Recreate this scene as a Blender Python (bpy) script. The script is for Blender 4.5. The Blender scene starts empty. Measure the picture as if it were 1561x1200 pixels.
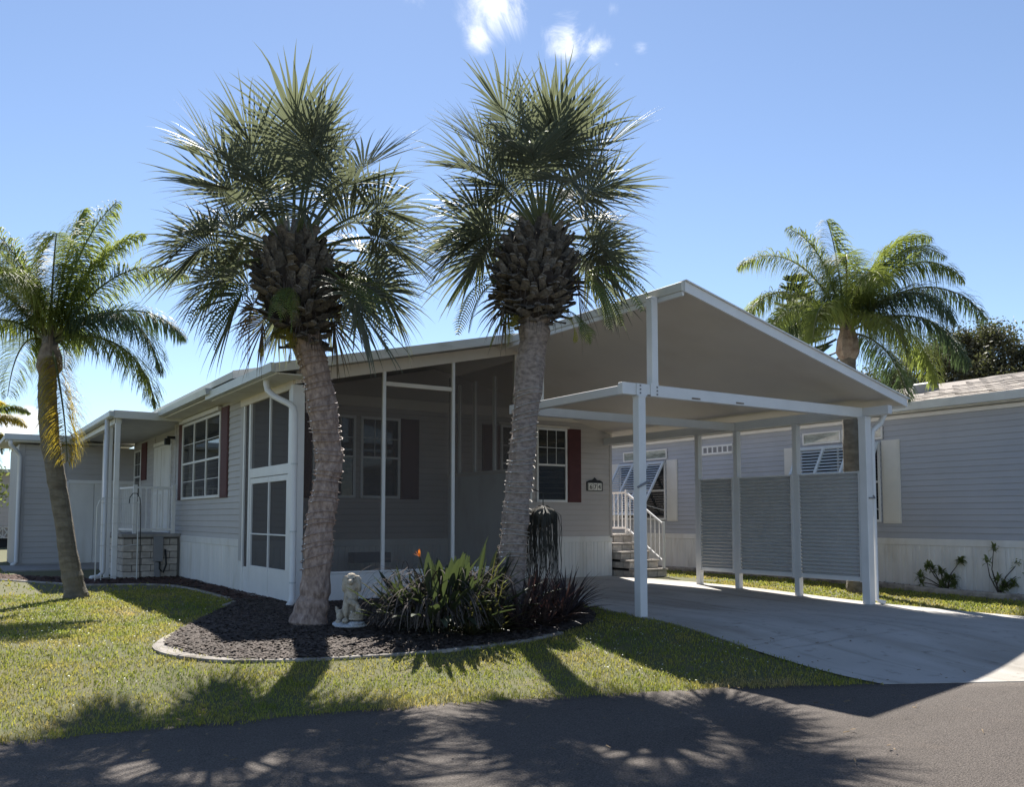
import bpy, math, random
import numpy as np
from mathutils import Vector, Matrix, noise
random.seed(7); rng = np.random.default_rng(7)
PI = math.pi; rad = math.radians
S = bpy.context.scene; COL = S.collection
V = Vector

# ------------------------------------------------------------------ camera, sky, sun, exposure
CAM_Z = 1.3
cam_d = bpy.data.cameras.new('camera'); cam = bpy.data.objects.new('camera', cam_d); COL.objects.link(cam)
cam_d.sensor_width = 36; cam_d.lens = 1340 / 1561 * 36
cam_d.shift_y = 0.0647; cam_d.clip_start = .05; cam_d.clip_end = 2000
cam.location = (0, 0, CAM_Z); cam.rotation_euler = (rad(90 + 3.8), 0, -rad(33.1)); S.camera = cam

SUN_EL, SUN_AZ = rad(47.9), rad(25.5)
world = bpy.data.worlds.new('World'); S.world = world; world.use_nodes = True
wn = world.node_tree; wn.nodes.clear()
def wnode(t, **k):
    n = wn.nodes.new(t)
    for a, b in k.items(): setattr(n, a, b)
    return n
sky = wnode('ShaderNodeTexSky', sky_type='NISHITA', sun_disc=False, sun_elevation=SUN_EL, sun_rotation=SUN_AZ)
sky.altitude = 0; sky.air_density = .85; sky.dust_density = 0.05; sky.ozone_density = 3.6
bg = wnode('ShaderNodeBackground'); bg.inputs[1].default_value = 0.076
wout = wnode('ShaderNodeOutputWorld')
tc = wnode('ShaderNodeTexCoord')
# real clouds seen in a few directions of the sky: soft blobs broken up by noise
nz = wnode('ShaderNodeTexNoise'); nz.inputs['Scale'].default_value = 15; nz.inputs['Detail'].default_value = 10; nz.inputs['Roughness'].default_value = .68
nz.inputs['Distortion'].default_value = .6
wn.links.new(tc.outputs['Generated'], nz.inputs['Vector'])
def pix_dir(px, py):
    s, c = math.sin(rad(33.1)), math.cos(rad(33.1)); p = rad(3.8)
    R = V((c, -s, 0)); F0 = V((s, c, 0)); Z = V((0, 0, 1))
    F = F0 * math.cos(p) + Z * math.sin(p); U = Z * math.cos(p) - F0 * math.sin(p)
    return (R * (px - 780.5) / 1340 - U * (py - 701) / 1340 + F).normalized()
acc = None
for px, py, r, amp in [(756, 12, .085, 1.15), (732, 55, .05, 1.05), (868, 58, .07, 1.25), (905, 72, .05, 1.05), (978, 74, .035, .85), (940, 98, .03, .78),
                       (622, -6, .05, .85), (44, 640, .022, 2.2), (26, 650, .024, 2.2), (935, 12, .045, .72),
                       (-500, 300, .12, 1.2), (2300, 250, .14, 1.1)]:
    d = pix_dir(px, py)
    dist = wnode('ShaderNodeVectorMath', operation='DISTANCE'); dist.inputs[1].default_value = d
    wn.links.new(tc.outputs['Generated'], dist.inputs[0])
    mr = wnode('ShaderNodeMapRange'); mr.inputs[1].default_value = 0; mr.inputs[2].default_value = r
    mr.inputs[3].default_value = amp; mr.inputs[4].default_value = 0; wn.links.new(dist.outputs['Value'], mr.inputs[0])
    if acc is None: acc = mr.outputs[0]
    else:
        m = wnode('ShaderNodeMath', operation='MAXIMUM'); wn.links.new(acc, m.inputs[0]); wn.links.new(mr.outputs[0], m.inputs[1]); acc = m.outputs[0]
m1 = wnode('ShaderNodeMath', operation='MULTIPLY'); wn.links.new(acc, m1.inputs[0]); wn.links.new(nz.outputs['Fac'], m1.inputs[1])
mr = wnode('ShaderNodeMapRange'); mr.interpolation_type = 'SMOOTHSTEP'
mr.inputs[1].default_value = .33; mr.inputs[2].default_value = .70; mr.inputs[3].default_value = 0; mr.inputs[4].default_value = .92
wn.links.new(m1.outputs[0], mr.inputs[0])
mx = wnode('ShaderNodeMix', data_type='RGBA'); wn.links.new(mr.outputs[0], mx.inputs['Factor'])
hsv = wnode('ShaderNodeHueSaturation'); hsv.inputs['Saturation'].default_value = .92; wn.links.new(sky.outputs[0], hsv.inputs['Color']); wn.links.new(hsv.outputs[0], mx.inputs['A']); mx.inputs['B'].default_value = (9, 9.1, 9.3, 1)
wn.links.new(mx.outputs['Result'], bg.inputs[0]); wn.links.new(bg.outputs[0], wout.inputs[0])

sd = bpy.data.lights.new('sun', 'SUN'); sun = bpy.data.objects.new('sun', sd); COL.objects.link(sun)
sd.energy = 5.0; sd.angle = rad(.55); sd.color = (1, .95, .87)
sdir = V((math.sin(SUN_AZ) * math.cos(SUN_EL), math.cos(SUN_AZ) * math.cos(SUN_EL), math.sin(SUN_EL)))
sun.rotation_euler = sdir.to_track_quat('Z', 'Y').to_euler(); sun.location = (5, 5, 30)
S.view_settings.view_transform = 'Standard'; S.view_settings.look = 'None'; S.view_settings.exposure = 1.13; S.view_settings.gamma = 1
S.render.engine = 'CYCLES'
S.cycles.transparent_max_bounces = 24; S.cycles.max_bounces = 7

# ------------------------------------------------------------------ materials
def mat(name, col, rough=.6, var=0.0, scale=4.0, col2=None, bump=0.0, bscale=60.0, spec=.5, metal=0.0, trans=0.0, objvar=0.0, transcol=None, stretch=None, coord='Object', detail=6, contrast=(.3, .7)):
    m = bpy.data.materials.new(name); m.use_nodes = True; nt = m.node_tree; N = nt.nodes; L = nt.links
    b = N['Principled BSDF']; out = N['Material Output']
    b.inputs['Roughness'].default_value = rough; b.inputs['Metallic'].default_value = metal
    b.inputs['Specular IOR Level'].default_value = spec
    c4 = (*col, 1)
    cur = None
    tcn = N.new('ShaderNodeTexCoord'); src = tcn.outputs[coord]
    if stretch:
        mp = N.new('ShaderNodeMapping'); mp.inputs['Scale'].default_value = stretch; L.new(src, mp.inputs['Vector']); src = mp.outputs[0]
    if var > 0 or col2:
        n = N.new('ShaderNodeTexNoise'); n.inputs['Scale'].default_value = scale; n.inputs['Detail'].default_value = detail; n.inputs['Roughness'].default_value = .6
        L.new(src, n.inputs['Vector'])
        r = N.new('ShaderNodeMapRange'); r.inputs[1].default_value = contrast[0]; r.inputs[2].default_value = contrast[1]; L.new(n.outputs['Fac'], r.inputs[0])
        x = N.new('ShaderNodeMix'); x.data_type = 'RGBA'; L.new(r.outputs[0], x.inputs['Factor'])
        if col2: a4, b4 = c4, (*col2, 1)
        else: a4 = (*[c * (1 - var) for c in col], 1); b4 = (*[min(1, c * (1 + var)) for c in col], 1)
        x.inputs['A'].default_value = a4; x.inputs['B'].default_value = b4; cur = x.outputs['Result']
    if objvar > 0:
        oi = N.new('ShaderNodeObjectInfo'); r = N.new('ShaderNodeMapRange'); r.inputs[3].default_value = 1 - objvar; r.inputs[4].default_value = 1 + objvar
        L.new(oi.outputs['Random'], r.inputs[0])
        hs = N.new('ShaderNodeHueSaturation'); L.new(r.outputs[0], hs.inputs['Value'])
        if cur: L.new(cur, hs.inputs['Color'])
        else: hs.inputs['Color'].default_value = c4
        cur = hs.outputs['Color']
    if cur: L.new(cur, b.inputs['Base Color'])
    else: b.inputs['Base Color'].default_value = c4
    if bump > 0:
        n2 = N.new('ShaderNodeTexNoise'); n2.inputs['Scale'].default_value = bscale; n2.inputs['Detail'].default_value = 5; L.new(src, n2.inputs['Vector'])
        bp = N.new('ShaderNodeBump'); bp.inputs['Strength'].default_value = bump; bp.inputs['Distance'].default_value = .02
        L.new(n2.outputs['Fac'], bp.inputs['Height']); L.new(bp.outputs[0], b.inputs['Normal'])
    if trans > 0:
        t = N.new('ShaderNodeBsdfTranslucent')
        if transcol: t.inputs[0].default_value = (*transcol, 1)
        elif cur: L.new(cur, t.inputs[0])
        else: t.inputs[0].default_value = c4
        ms = N.new('ShaderNodeMixShader'); ms.inputs[0].default_value = trans
        L.new(b.outputs[0], ms.inputs[1]); L.new(t.outputs[0], ms.inputs[2]); L.new(ms.outputs[0], out.inputs[0])
    return m
def screen_mat(name, col, opacity):
    m = bpy.data.materials.new(name); m.use_nodes = True; nt = m.node_tree; N = nt.nodes; L = nt.links
    b = N['Principled BSDF']; b.inputs['Base Color'].default_value = (*col, 1); b.inputs['Roughness'].default_value = .7
    t = N.new('ShaderNodeBsdfTransparent'); ms = N.new('ShaderNodeMixShader'); ms.inputs[0].default_value = opacity
    L.new(t.outputs[0], ms.inputs[1]); L.new(b.outputs[0], ms.inputs[2]); L.new(ms.outputs[0], N['Material Output'].inputs[0]); return m
def glass_mat(name, tint, opac):
    m = bpy.data.materials.new(name); m.use_nodes = True; nt = m.node_tree; N = nt.nodes; L = nt.links
    b = N['Principled BSDF']; b.inputs['Base Color'].default_value = (*tint, 1); b.inputs['Roughness'].default_value = .03; b.inputs['Specular IOR Level'].default_value = .9
    t = N.new('ShaderNodeBsdfTransparent'); t.inputs[0].default_value = (.8, .84, .84, 1)
    ms = N.new('ShaderNodeMixShader'); ms.inputs[0].default_value = opac
    L.new(t.outputs[0], ms.inputs[1]); L.new(b.outputs[0], ms.inputs[2]); L.new(ms.outputs[0], N['Material Output'].inputs[0]); return m

M = {}
M['siding'] = mat('vinyl_siding', (.44, .425, .425), .55, var=.05, scale=1.5, objvar=.03, bump=.05, bscale=30)
M['siding_taupe'] = mat('vinyl_siding_front', (.47, .43, .41), .55, var=.05, scale=1.5, objvar=.03, bump=.05, bscale=30)
M['siding_blue'] = mat('vinyl_siding_blue', (.39, .405, .45), .55, var=.05, scale=1.2, objvar=.03)
M['white'] = mat('white_aluminium', (.74, .735, .73), .4, var=.05, scale=3)
M['trimcream'] = mat('painted_trim', (.66, .65, .60), .5, var=.07, scale=2.5, stretch=(1, 1, 6))
M['tan'] = mat('tan_beam', (.70, .64, .57), .5, var=.06, scale=3)
M['gutter'] = mat('aluminium_gutter', (.55, .58, .58), .4, var=.08, scale=3)
M['soffit'] = mat('roof_pan_underside', (.68, .63, .575), .5, var=.03, scale=1.2)
M['skirt'] = mat('vinyl_skirting', (.70, .69, .67), .5, var=.08, scale=2.0, stretch=(1, 1, .3), objvar=.04)
M['roofmetal'] = mat('roof_metal', (.45, .45, .44), .5, var=.1)
M['shutter'] = mat('maroon_shutter', (.085, .026, .028), .7, var=.12, scale=8)
M['glass'] = glass_mat('window_glass', (.02, .022, .025), .72)
M['glassdark'] = glass_mat('window_glass_dark', (.02, .02, .022), .85)
M['screen'] = screen_mat('insect_screen', (.095, .080, .074), .5)
M['screen2'] = screen_mat('door_screen', (.045, .040, .042), .68)
M['blind'] = mat('blind_slat', (.5, .5, .5), .6)
M['dark'] = mat('dark_interior', (.02, .02, .022), .9)
M['black'] = mat('black_metal', (.012, .012, .012), .45)
M['greybox'] = mat('grey_enclosure', (.22, .22, .23), .5, var=.08)
M['brick'] = mat('grey_brick', (.50, .45, .40), .9, var=.18, scale=9, objvar=.16, bump=.5, bscale=50)
M['mortar'] = mat('mortar', (.15, .14, .13), .95, var=.1)
M['cap'] = mat('slab_cap', (.30, .28, .26), .9, var=.15, scale=7, bump=.3)
M['concrete'] = mat('driveway_concrete', (.36, .34, .31), .85, col2=(.50, .475, .44), scale=.9, bump=.25, bscale=90, contrast=(.2, .8), detail=9)
M['curb'] = mat('curb_concrete', (.30, .27, .24), .9, var=.3, scale=7, objvar=.10, bump=.6, bscale=40)
M['asphalt'] = mat('asphalt', (.066, .055, .047), .85, col2=(.21, .18, .16), scale=75, bump=1, bscale=95, contrast=(.36, .78), spec=.3, detail=4)
M['soil'] = mat('lawn_soil', (.075, .085, .03), .95, col2=(.12, .105, .045), scale=3)
M['mulchbase'] = mat('mulch_base', (.018, .014, .013), .95, col2=(.04, .032, .03), scale=25, bump=.8)
M['chip'] = mat('mulch_chip', (.045, .033, .027), .85, col2=(.15, .118, .10), scale=14, contrast=(.4, .75), spec=.35)
M['chipred'] = mat('mulch_red', (.06, .03, .022), .9, col2=(.11, .055, .04), scale=14)
M['trunk1'] = mat('palm_trunk_reddish', (.20, .142, .118), .95, col2=(.46, .35, .295), scale=14, stretch=(1.5, 1.5, .8), bump=.6, bscale=30, contrast=(.35, .68))
M['trunk2'] = mat('palm_trunk_grey', (.18, .142, .122), .95, col2=(.40, .325, .285), scale=14, stretch=(1, 1, 1.8), bump=.6, bscale=38, contrast=(.35, .68))
M['trunkq'] = mat('queen_palm_trunk', (.10, .085, .065), .95, col2=(.22, .195, .155), scale=5, bump=.8, bscale=25, stretch=(1, 1, 2.5))
M['boot'] = mat('palm_boot', (.06, .051, .046), .9, col2=(.21, .19, .17), scale=16, objvar=.5, contrast=(.35, .7), bump=.7, bscale=40)
M['fibre'] = mat('palm_fibre', (.035, .025, .02), .95, var=.3, scale=20)
M['sheath'] = mat('queen_sheath', (.16, .11, .08), .9, col2=(.33, .27, .21), scale=9, bump=.8)
M['frond'] = mat('sabal_leaf', (.066, .074, .062), .5, col2=(.125, .135, .108), scale=5, trans=.36, transcol=(.20, .225, .125), spec=.4, objvar=.3)
M['frondold'] = mat('sabal_leaf_dry', (.16, .12, .07), .6, var=.3, scale=5, trans=.2, objvar=.2)
M['petiole'] = mat('sabal_petiole', (.09, .11, .045), .5, var=.2)
M['queen'] = mat('queen_leaf', (.075, .105, .035), .6, col2=(.13, .16, .055), scale=3, trans=.42, transcol=(.32, .38, .08), spec=.25, objvar=.15)
M['queeny'] = mat('queen_leaf_yellow', (.12, .13, .03), .5, col2=(.32, .25, .04), scale=2.2, trans=.45, transcol=(.62, .48, .06))
M['queenb'] = mat('queen_leaf_blue', (.05, .075, .040), .6, var=.2, trans=.25, transcol=(.13, .2, .07))
M['rachis'] = mat('queen_rachis', (.12, .13, .05), .5, var=.2)
M['fern'] = mat('fern_leaf', (.05, .09, .025), .5, col2=(.09, .13, .04), scale=6, trans=.35, transcol=(.38, .44, .08), objvar=.2)
M['ferny'] = mat('fern_leaf_yellow', (.15, .15, .03), .5, trans=.45, transcol=(.65, .55, .08))
M['cord'] = mat('light_cord', (.36, .33, .30), .5)
M['cordb'] = mat('light_cord_brown', (.30, .22, .19), .5)
M['bulb'] = mat('glass_bulb', (.85, .85, .85), .15, spec=.9)
M['bop'] = mat('bird_of_paradise_leaf', (.030, .040, .026), .6, col2=(.052, .062, .040), scale=4, trans=.15, transcol=(.14, .19, .06), objvar=.35, spec=.25)
M['stem'] = mat('bird_of_paradise_stem', (.06, .065, .045), .5, var=.2, objvar=.2)
M['dry'] = mat('dry_stem', (.04, .034, .030), .95, spec=.1, col2=(.13, .11, .10), scale=5)
M['orange'] = mat('orange_petal', (.75, .22, .02), .5, trans=.3)
M['brom'] = mat('bromeliad_leaf', (.040, .028, .030), .55, col2=(.065, .048, .045), scale=4, trans=.12, transcol=(.14, .07, .06), objvar=.35, spec=.25)
M['bromg'] = mat('bromeliad_leaf_green', (.035, .045, .025), .4, col2=(.07, .06, .035), scale=4, trans=.2, transcol=(.2, .2, .05), objvar=.3)
M['pink'] = mat('bromeliad_flower', (.55, .16, .12), .5)
M['hang'] = mat('hanging_stem', (.022, .022, .016), .6, col2=(.06, .055, .045), scale=6)
M['straw'] = mat('coco_liner', (.03, .027, .02), .9, col2=(.10, .09, .07), scale=20)
M['statue'] = mat('weathered_plaster', (.34, .28, .20), .9, col2=(.58, .53, .45), scale=14, bump=.6, bscale=45)
M['statuebase'] = mat('painted_plaster_base', (.48, .50, .53), .85, var=.15, scale=9, bump=.4)
M['louver'] = mat('awning_louver', (.60, .65, .70), .4)
M['shutterw'] = mat('cream_shutter', (.66, .64, .60), .5, var=.04)
M['shingle'] = mat('roof_shingle', (.27, .235, .20), .95, col2=(.42, .37, .325), scale=12, objvar=.22, bump=.5)
M['corr'] = mat('corrugated_panel', (.62, .61, .60), .45, var=.03, scale=2)
M['postshade'] = mat('white_darkened_for_shade', (.66, .65, .64), .45, var=.04)  # white paint darkened in colour for posts and beams shaded by the roof
M['treeleaf'] = mat('oak_leaf', (.035, .042, .02), .6, col2=(.10, .085, .045), scale=1.2, trans=.2, transcol=(.16, .18, .05))
M['branch'] = mat('tree_branch', (.07, .055, .045), .9, var=.3)
M['shrub'] = mat('shrub_leaf', (.08, .11, .04), .5, col2=(.16, .19, .07), scale=5, trans=.35, transcol=(.35, .4, .1))
M['pine'] = mat('norfolk_needles', (.018, .04, .028), .7, var=.3)
M['wire'] = mat('white_wire', (.7, .7, .68), .5)
M['numplate'] = mat('number_plate', (.75, .72, .66), .5)
M['bark'] = M['branch']

def add_stains(m, scale, lo, hi, col, amt, stretch=(1, 1, 1), detail=7):
    """multiply the base colour by a soft large-scale stain pattern"""
    nt = m.node_tree; N = nt.nodes; L = nt.links; b = N['Principled BSDF']; src = b.inputs['Base Color'].links[0].from_socket
    t = N.new('ShaderNodeTexCoord'); mp = N.new('ShaderNodeMapping'); mp.inputs['Scale'].default_value = stretch; L.new(t.outputs['Object'], mp.inputs[0])
    n = N.new('ShaderNodeTexNoise'); n.inputs['Scale'].default_value = scale; n.inputs['Detail'].default_value = detail; n.inputs['Distortion'].default_value = .4; L.new(mp.outputs[0], n.inputs['Vector'])
    r = N.new('ShaderNodeMapRange'); r.inputs[1].default_value = lo; r.inputs[2].default_value = hi; r.inputs[4].default_value = amt; L.new(n.outputs['Fac'], r.inputs[0])
    x = N.new('ShaderNodeMix'); x.data_type = 'RGBA'; x.blend_type = 'MULTIPLY'; L.new(r.outputs[0], x.inputs['Factor']); L.new(src, x.inputs['A']); x.inputs['B'].default_value = (*col, 1)
    L.new(x.outputs['Result'], b.inputs['Base Color'])
add_stains(M['concrete'], .9, .5, .72, (.62, .58, .52), .8, (1, .35, 1)); add_stains(M['concrete'], 7, .60, .72, (.45, .42, .38), .6); add_stains(M['concrete'], 2.2, .55, .7, (.7, .68, .64), .7, (2.2, .15, 1))
add_stains(M['asphalt'], .7, .45, .7, (.72, .70, .68), .8, (.35, 1, 1)); add_stains(M['asphalt'], 3, .58, .7, (1.3, 1.25, 1.2), .5); add_stains(M['asphalt'], 11, .62, .72, (.55, .55, .55), .6)
add_stains(M['skirt'], 2.5, .52, .75, (.78, .74, .68), .7, (1, 1, .4)); add_stains(M['curb'], 5, .5, .65, (.5, .48, .45), .8)
add_stains(M['soffit'], .8, .5, .75, (.88, .86, .83), .7); add_stains(M['trimcream'], 2, .55, .7, (.75, .72, .66), .6, (1, 1, 2)); add_stains(M['siding_blue'], .7, .5, .75, (.88, .88, .88), .7); add_stains(M['siding'], .9, .5, .75, (.9, .88, .86), .7)

# ------------------------------------------------------------------ mesh helpers
class MB:
    def __init__(s): s.v = []; s.f = []
    def add(s, vs, fs):
        o = len(s.v); s.v += [tuple(v) for v in vs]; s.f += [tuple(i + o for i in f) for f in fs]; return s
    def box(s, a, b, fr=None):
        x0, y0, z0 = a; x1, y1, z1 = b
        vs = [(x0,y0,z0),(x1,y0,z0),(x1,y1,z0),(x0,y1,z0),(x0,y0,z1),(x1,y0,z1),(x1,y1,z1),(x0,y1,z1)]
        if fr: vs = [fr(*v) for v in vs]
        return s.add(vs, [(0,3,2,1),(4,5,6,7),(0,1,5,4),(1,2,6,5),(2,3,7,6),(3,0,4,7)])
    def bbox(s, a, b, fr=None, c=.006):      # box with chamfered vertical/horizontal edges
        x0, y0, z0 = a; x1, y1, z1 = b
        bmv = []
        for (x, sx) in ((x0, 1), (x1, -1)):
            for (y, sy) in ((y0, 1), (y1, -1)):
                for (z, sz) in ((z0, 1), (z1, -1)):
                    bmv += [(x + c*sx, y + c*sy, z), (x + c*sx, y, z + c*sz), (x, y + c*sy, z + c*sz)]
        import bmesh
        bm = bmesh.new()
        for v in bmv: bm.verts.new(v)
        r = bmesh.ops.convex_hull(bm, input=bm.verts); bm.verts.index_update()
        vs = [tuple(v.co) for v in bm.verts]; fs = [tuple(v.index for v in f.verts) for f in bm.faces]; bm.free()
        if fr: vs = [fr(*v) for v in vs]
        return s.add(vs, fs)
    def prism(s, poly, w0, w1, fn):       # polygon (a,b) extruded along w through fn(a,b,w)
        n = len(poly); vs = [fn(a, b, w0) for a, b in poly] + [fn(a, b, w1) for a, b in poly]
        fs = [tuple(range(n))[::-1], tuple(range(n, 2*n))] + [(i, (i+1) % n, n + (i+1) % n, n + i) for i in range(n)]
        return s.add(vs, fs)
    def tube(s, pts, rs, n=8, caps=True, wob=0.0, seed=0):
        pts = [V(p) for p in pts]; 
        if not hasattr(rs, '__len__'): rs = [rs] * len(pts)
        t = (pts[1] - pts[0]).normalized(); up = V((0, 0, 1)) if abs(t.z) < .9 else V((1, 0, 0))
        a = t.cross(up).normalized(); vs = []
        for i, p in enumerate(pts):
            t = (pts[min(i+1, len(pts)-1)] - pts[max(i-1, 0)]).normalized()
            a = (a - t * a.dot(t)).normalized(); b = t.cross(a)
            for k in range(n):
                an = 2*PI*k/n; r = rs[i]
                if wob: r *= 1 + wob * noise.noise(V((math.cos(an)*2, math.sin(an)*2, i*.35 + seed*7.3)))
                vs.append(p + a*math.cos(an)*r + b*math.sin(an)*r)
        fs = [(i*n+k, i*n+(k+1) % n, (i+1)*n+(k+1) % n, (i+1)*n+k) for i in range(len(pts)-1) for k in range(n)]
        if caps: fs += [tuple(range(n))[::-1], tuple(range((len(pts)-1)*n, len(pts)*n))]
        return s.add(vs, fs)
    def strip(s, ps, side, ws, fold=None):     # ribbon through ps; side per point; optional centre fold normal*depth
        o = len(s.v)
        if fold is None:
            for p, sd_, w in zip(ps, side, ws): s.v += [tuple(p - sd_*w*.5), tuple(p + sd_*w*.5)]
            for i in range(len(ps)-1): s.f.append((o+2*i, o+2*i+1, o+2*i+3, o+2*i+2))
        else:
            for p, sd_, w, fo in zip(ps, side, ws, fold): s.v += [tuple(p - sd_*w*.5), tuple(p + fo*w*.35), tuple(p + sd_*w*.5)]
            for i in range(len(ps)-1):
                a = o + 3*i
                s.f += [(a, a+1, a+4, a+3), (a+1, a+2, a+5, a+4)]
        return s
def link(o, parent=None):
    COL.objects.link(o)
    if parent: o.parent = parent
    return o
def mk_mesh(name, mb, m, smooth=False, off=None):
    me = bpy.data.meshes.new(name)
    vs = mb.v if off is None else [(x-off[0], y-off[1], z-off[2]) for x, y, z in mb.v]
    me.from_pydata(vs, [], mb.f); me.materials.append(M[m] if isinstance(m, str) else m)
    if smooth: me.polygons.foreach_set('use_smooth', [True]*len(me.polygons))
    me.update(); return me
ORG = {}
def tag(o, label, cat, group=None, kind=None):
    if label: o['label'] = label
    if cat: o['category'] = cat
    if group: o['group'] = group
    if kind: o['kind'] = kind
    return o
def thing(name, label, cat, loc=(0, 0, 0), group=None):
    o = bpy.data.objects.new(name, None); o.empty_display_size = .2; link(o); o.location = loc
    ORG[o.name] = V(loc); return tag(o, label, cat, group)
def org(o):
    while o.parent: o = o.parent
    return ORG.get(o.name, V((0, 0, 0)))
def part(name, mb, m, parent, smooth=False, kind=None, label=None):     # mb in world coordinates
    me = mk_mesh(name, mb, m, smooth, org(parent)); o = link(bpy.data.objects.new(name, me), parent)
    if kind: o['kind'] = kind
    if label: o['label'] = label
    return o
def piece(name, me, parent, mtx):           # shares mesh; mtx in world coordinates
    o = link(bpy.data.objects.new(name, me), parent); m = mtx.copy(); m.translation -= org(parent); o.matrix_basis = m; return o
def single(name, mb, m, label, cat, loc=(0, 0, 0), smooth=False, group=None, kind=None):
    me = mk_mesh(name, mb, m, smooth, loc); o = link(bpy.data.objects.new(name, me)); o.location = loc; ORG[o.name] = V(loc)
    return tag(o, label, cat, group, kind)
def frA(x0, y0, z0): return lambda u, v, w: (x0+u, y0-w, z0+v)      # wall facing -Y
def frB(x0, y0, z0): return lambda u, v, w: (x0-w, y0-u, z0+v)      # wall facing -X, u runs towards the street

# ------------------------------------------------------------------ terrain
EDGE = [(-60, 24), (-30, 14.0), (-8, 9.4), (-3, 8.1), (.36, 7.34), (2.4, 7.03), (3.6, 6.8), (5.6, 6.17), (6.4, 5.93), (7.7, 5.24), (8.95, 4.57), (12, 3.0), (30, -6), (80, -30)]
ex = np.array([e[0] for e in EDGE]); ey = np.array([e[1] for e in EDGE])
def smn(a): a = np.clip(a, 0, 1); return a*a*(3-2*a)
def gz(x, y):
    x = np.asarray(x, float); y = np.asarray(y, float)
    d = (y - np.interp(x, ex, ey)) * .93
    return -.3*(1 - smn(d/3.2)) - .085*smn((x-7.5)/5)*smn((12.3-y)/4)*smn(d/3.2)
def gzf(x, y): return float(gz(x, y))
def grid_obj(name, xs, ys, m, dz, keep=None, thick=0, noise_amp=0):
    X, Y = np.meshgrid(xs, ys); Z = gz(X, Y) + dz
    if noise_amp: Z = Z + noise_amp * np.sin(X*3.1 + 1.3*np.sin(Y*2.3)) * np.cos(Y*2.7)
    nx, ny = len(xs), len(ys); vs = np.stack([X, Y, Z], -1).reshape(-1, 3)
    fs = []
    for j in range(ny-1):
        for i in range(nx-1):
            if keep is None or keep((xs[i]+xs[i+1])/2, (ys[j]+ys[j+1])/2):
                a = j*nx+i; fs.append((a, a+1, a+nx+1, a+nx))
    mb = MB(); mb.v = [tuple(v) for v in vs]; mb.f = fs
    o = link(bpy.data.objects.new(name, mk_mesh(name, mb, m, True))); o['kind'] = 'structure'; return o
xs = np.concatenate([[-400, -200, -100, -60, -40, -25], np.arange(-15, 22, .25), [24, 28, 34, 45, 60, 100, 200, 400]])
ys = np.concatenate([[-400, -200, -100, -50, -25, -12], np.arange(-6, 24, .25), [25, 28, 34, 45, 60, 100, 200, 400]])
grid_obj('lawn', xs, ys, 'soil', -.004)
# road: strip along the edge polyline
mb = MB(); rx = np.arange(-60, 60.1, .25)
for x in rx:
    e = float(np.interp(x, ex, ey)); j = .02*math.sin(x*5.1) + .015*math.sin(x*13.7)
    for d in (-.012, 0, .3, 2.5, 4.5, 6.5, 9.0): mb.v.append((x, e + j*(d <= 0) - d, -.296 - (.05 if d < 0 else 0)))
n = len(rx)
for i in range(n-1):
    for k in range(6): a = i*7+k; mb.f.append((a, a+7, a+8, a+1))
o = link(bpy.data.objects.new('road', mk_mesh('road', mb, 'asphalt', True))); o['kind'] = 'structure'
# driveway slab
def dl(y):      # left edge of the driveway
    return float(np.interp(y, [5.0, 8.7, 10.3, 12.9, 15.4], [7.62, 7.72, 8.1, 8.5, 8.5]))
def dr(y): return float(np.interp(y, [2.6, 6.15, 9, 15.4], [12.75, 12.75, 12.8, 12.85]))
joints = [6.6, 10.9]
def slab(y_a, y_b, fn_l, fn_r):
    ysl = np.linspace(y_a, y_b, max(2, int((y_b-y_a)/.2))); mb = MB(); nx = 24
    for y in ysl:
        l, r = fn_l(y), fn_r(y)
        for i in range(nx+1):
            x = l + (r-l)*i/nx; yy = y
            if y == ysl[0] and y_a < 3.5: yy = y
            mb.v.append((x, yy, gzf(x, yy) + .010))
    for j in range(len(ysl)-1):
        for i in range(nx): a = j*(nx+1)+i; mb.f.append((a, a+1, a+nx+2, a+nx+1))
    m = len(ysl)
    rim = [i for i in range(nx+1)] + [(j+1)*(nx+1)-1 for j in range(1, m)] + [(m-1)*(nx+1)+i for i in range(nx-1, -1, -1)] + [j*(nx+1) for j in range(m-2, 0, -1)]
    o = len(mb.v)
    for k in rim: x, y, z = mb.v[k]; mb.v.append((x, y, z-.1))
    for k in range(len(rim)): k2 = (k+1) % len(rim); mb.f.append((rim[k], o+k, o+k2, rim[k2]))
    return mb
dw = bpy.data.objects.new('driveway', mk_mesh('driveway', slab(6.93, 15.36, dl, dr), 'concrete', False)); link(dw); dw['kind'] = 'structure'
# apron between the saw joint and the road, its outer edge following the road
def apron():
    mb = MB(); nx, ny = 40, 22
    for j in range(ny+1):
        for i in range(nx+1):
            t = i/nx; y1 = 6.915
            x = dl(6.5) - .02 + (dr(6.5)-dl(6.5)+.02)*t
            x0 = 7.66 + (13.2-7.66)*t
            e = float(np.interp(x0, ex, ey)) + .01
            s = max(0, (j-1)/(ny-1)); e2 = e - .03; xx = x0 + (x-x0)*s; yy = e2 + (y1-e2)*s - (.006 if j == 0 else 0)
            mb.v.append((xx, yy, gzf(xx, yy) + (-.02 if j == 0 else 0.010 + .002*min(1, s*6))))
    for j in range(ny):
        for i in range(nx): a = j*(nx+1)+i; mb.f.append((a, a+1, a+nx+2, a+nx+1))
    return mb
part('apron', apron(), 'concrete', dw)
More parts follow.
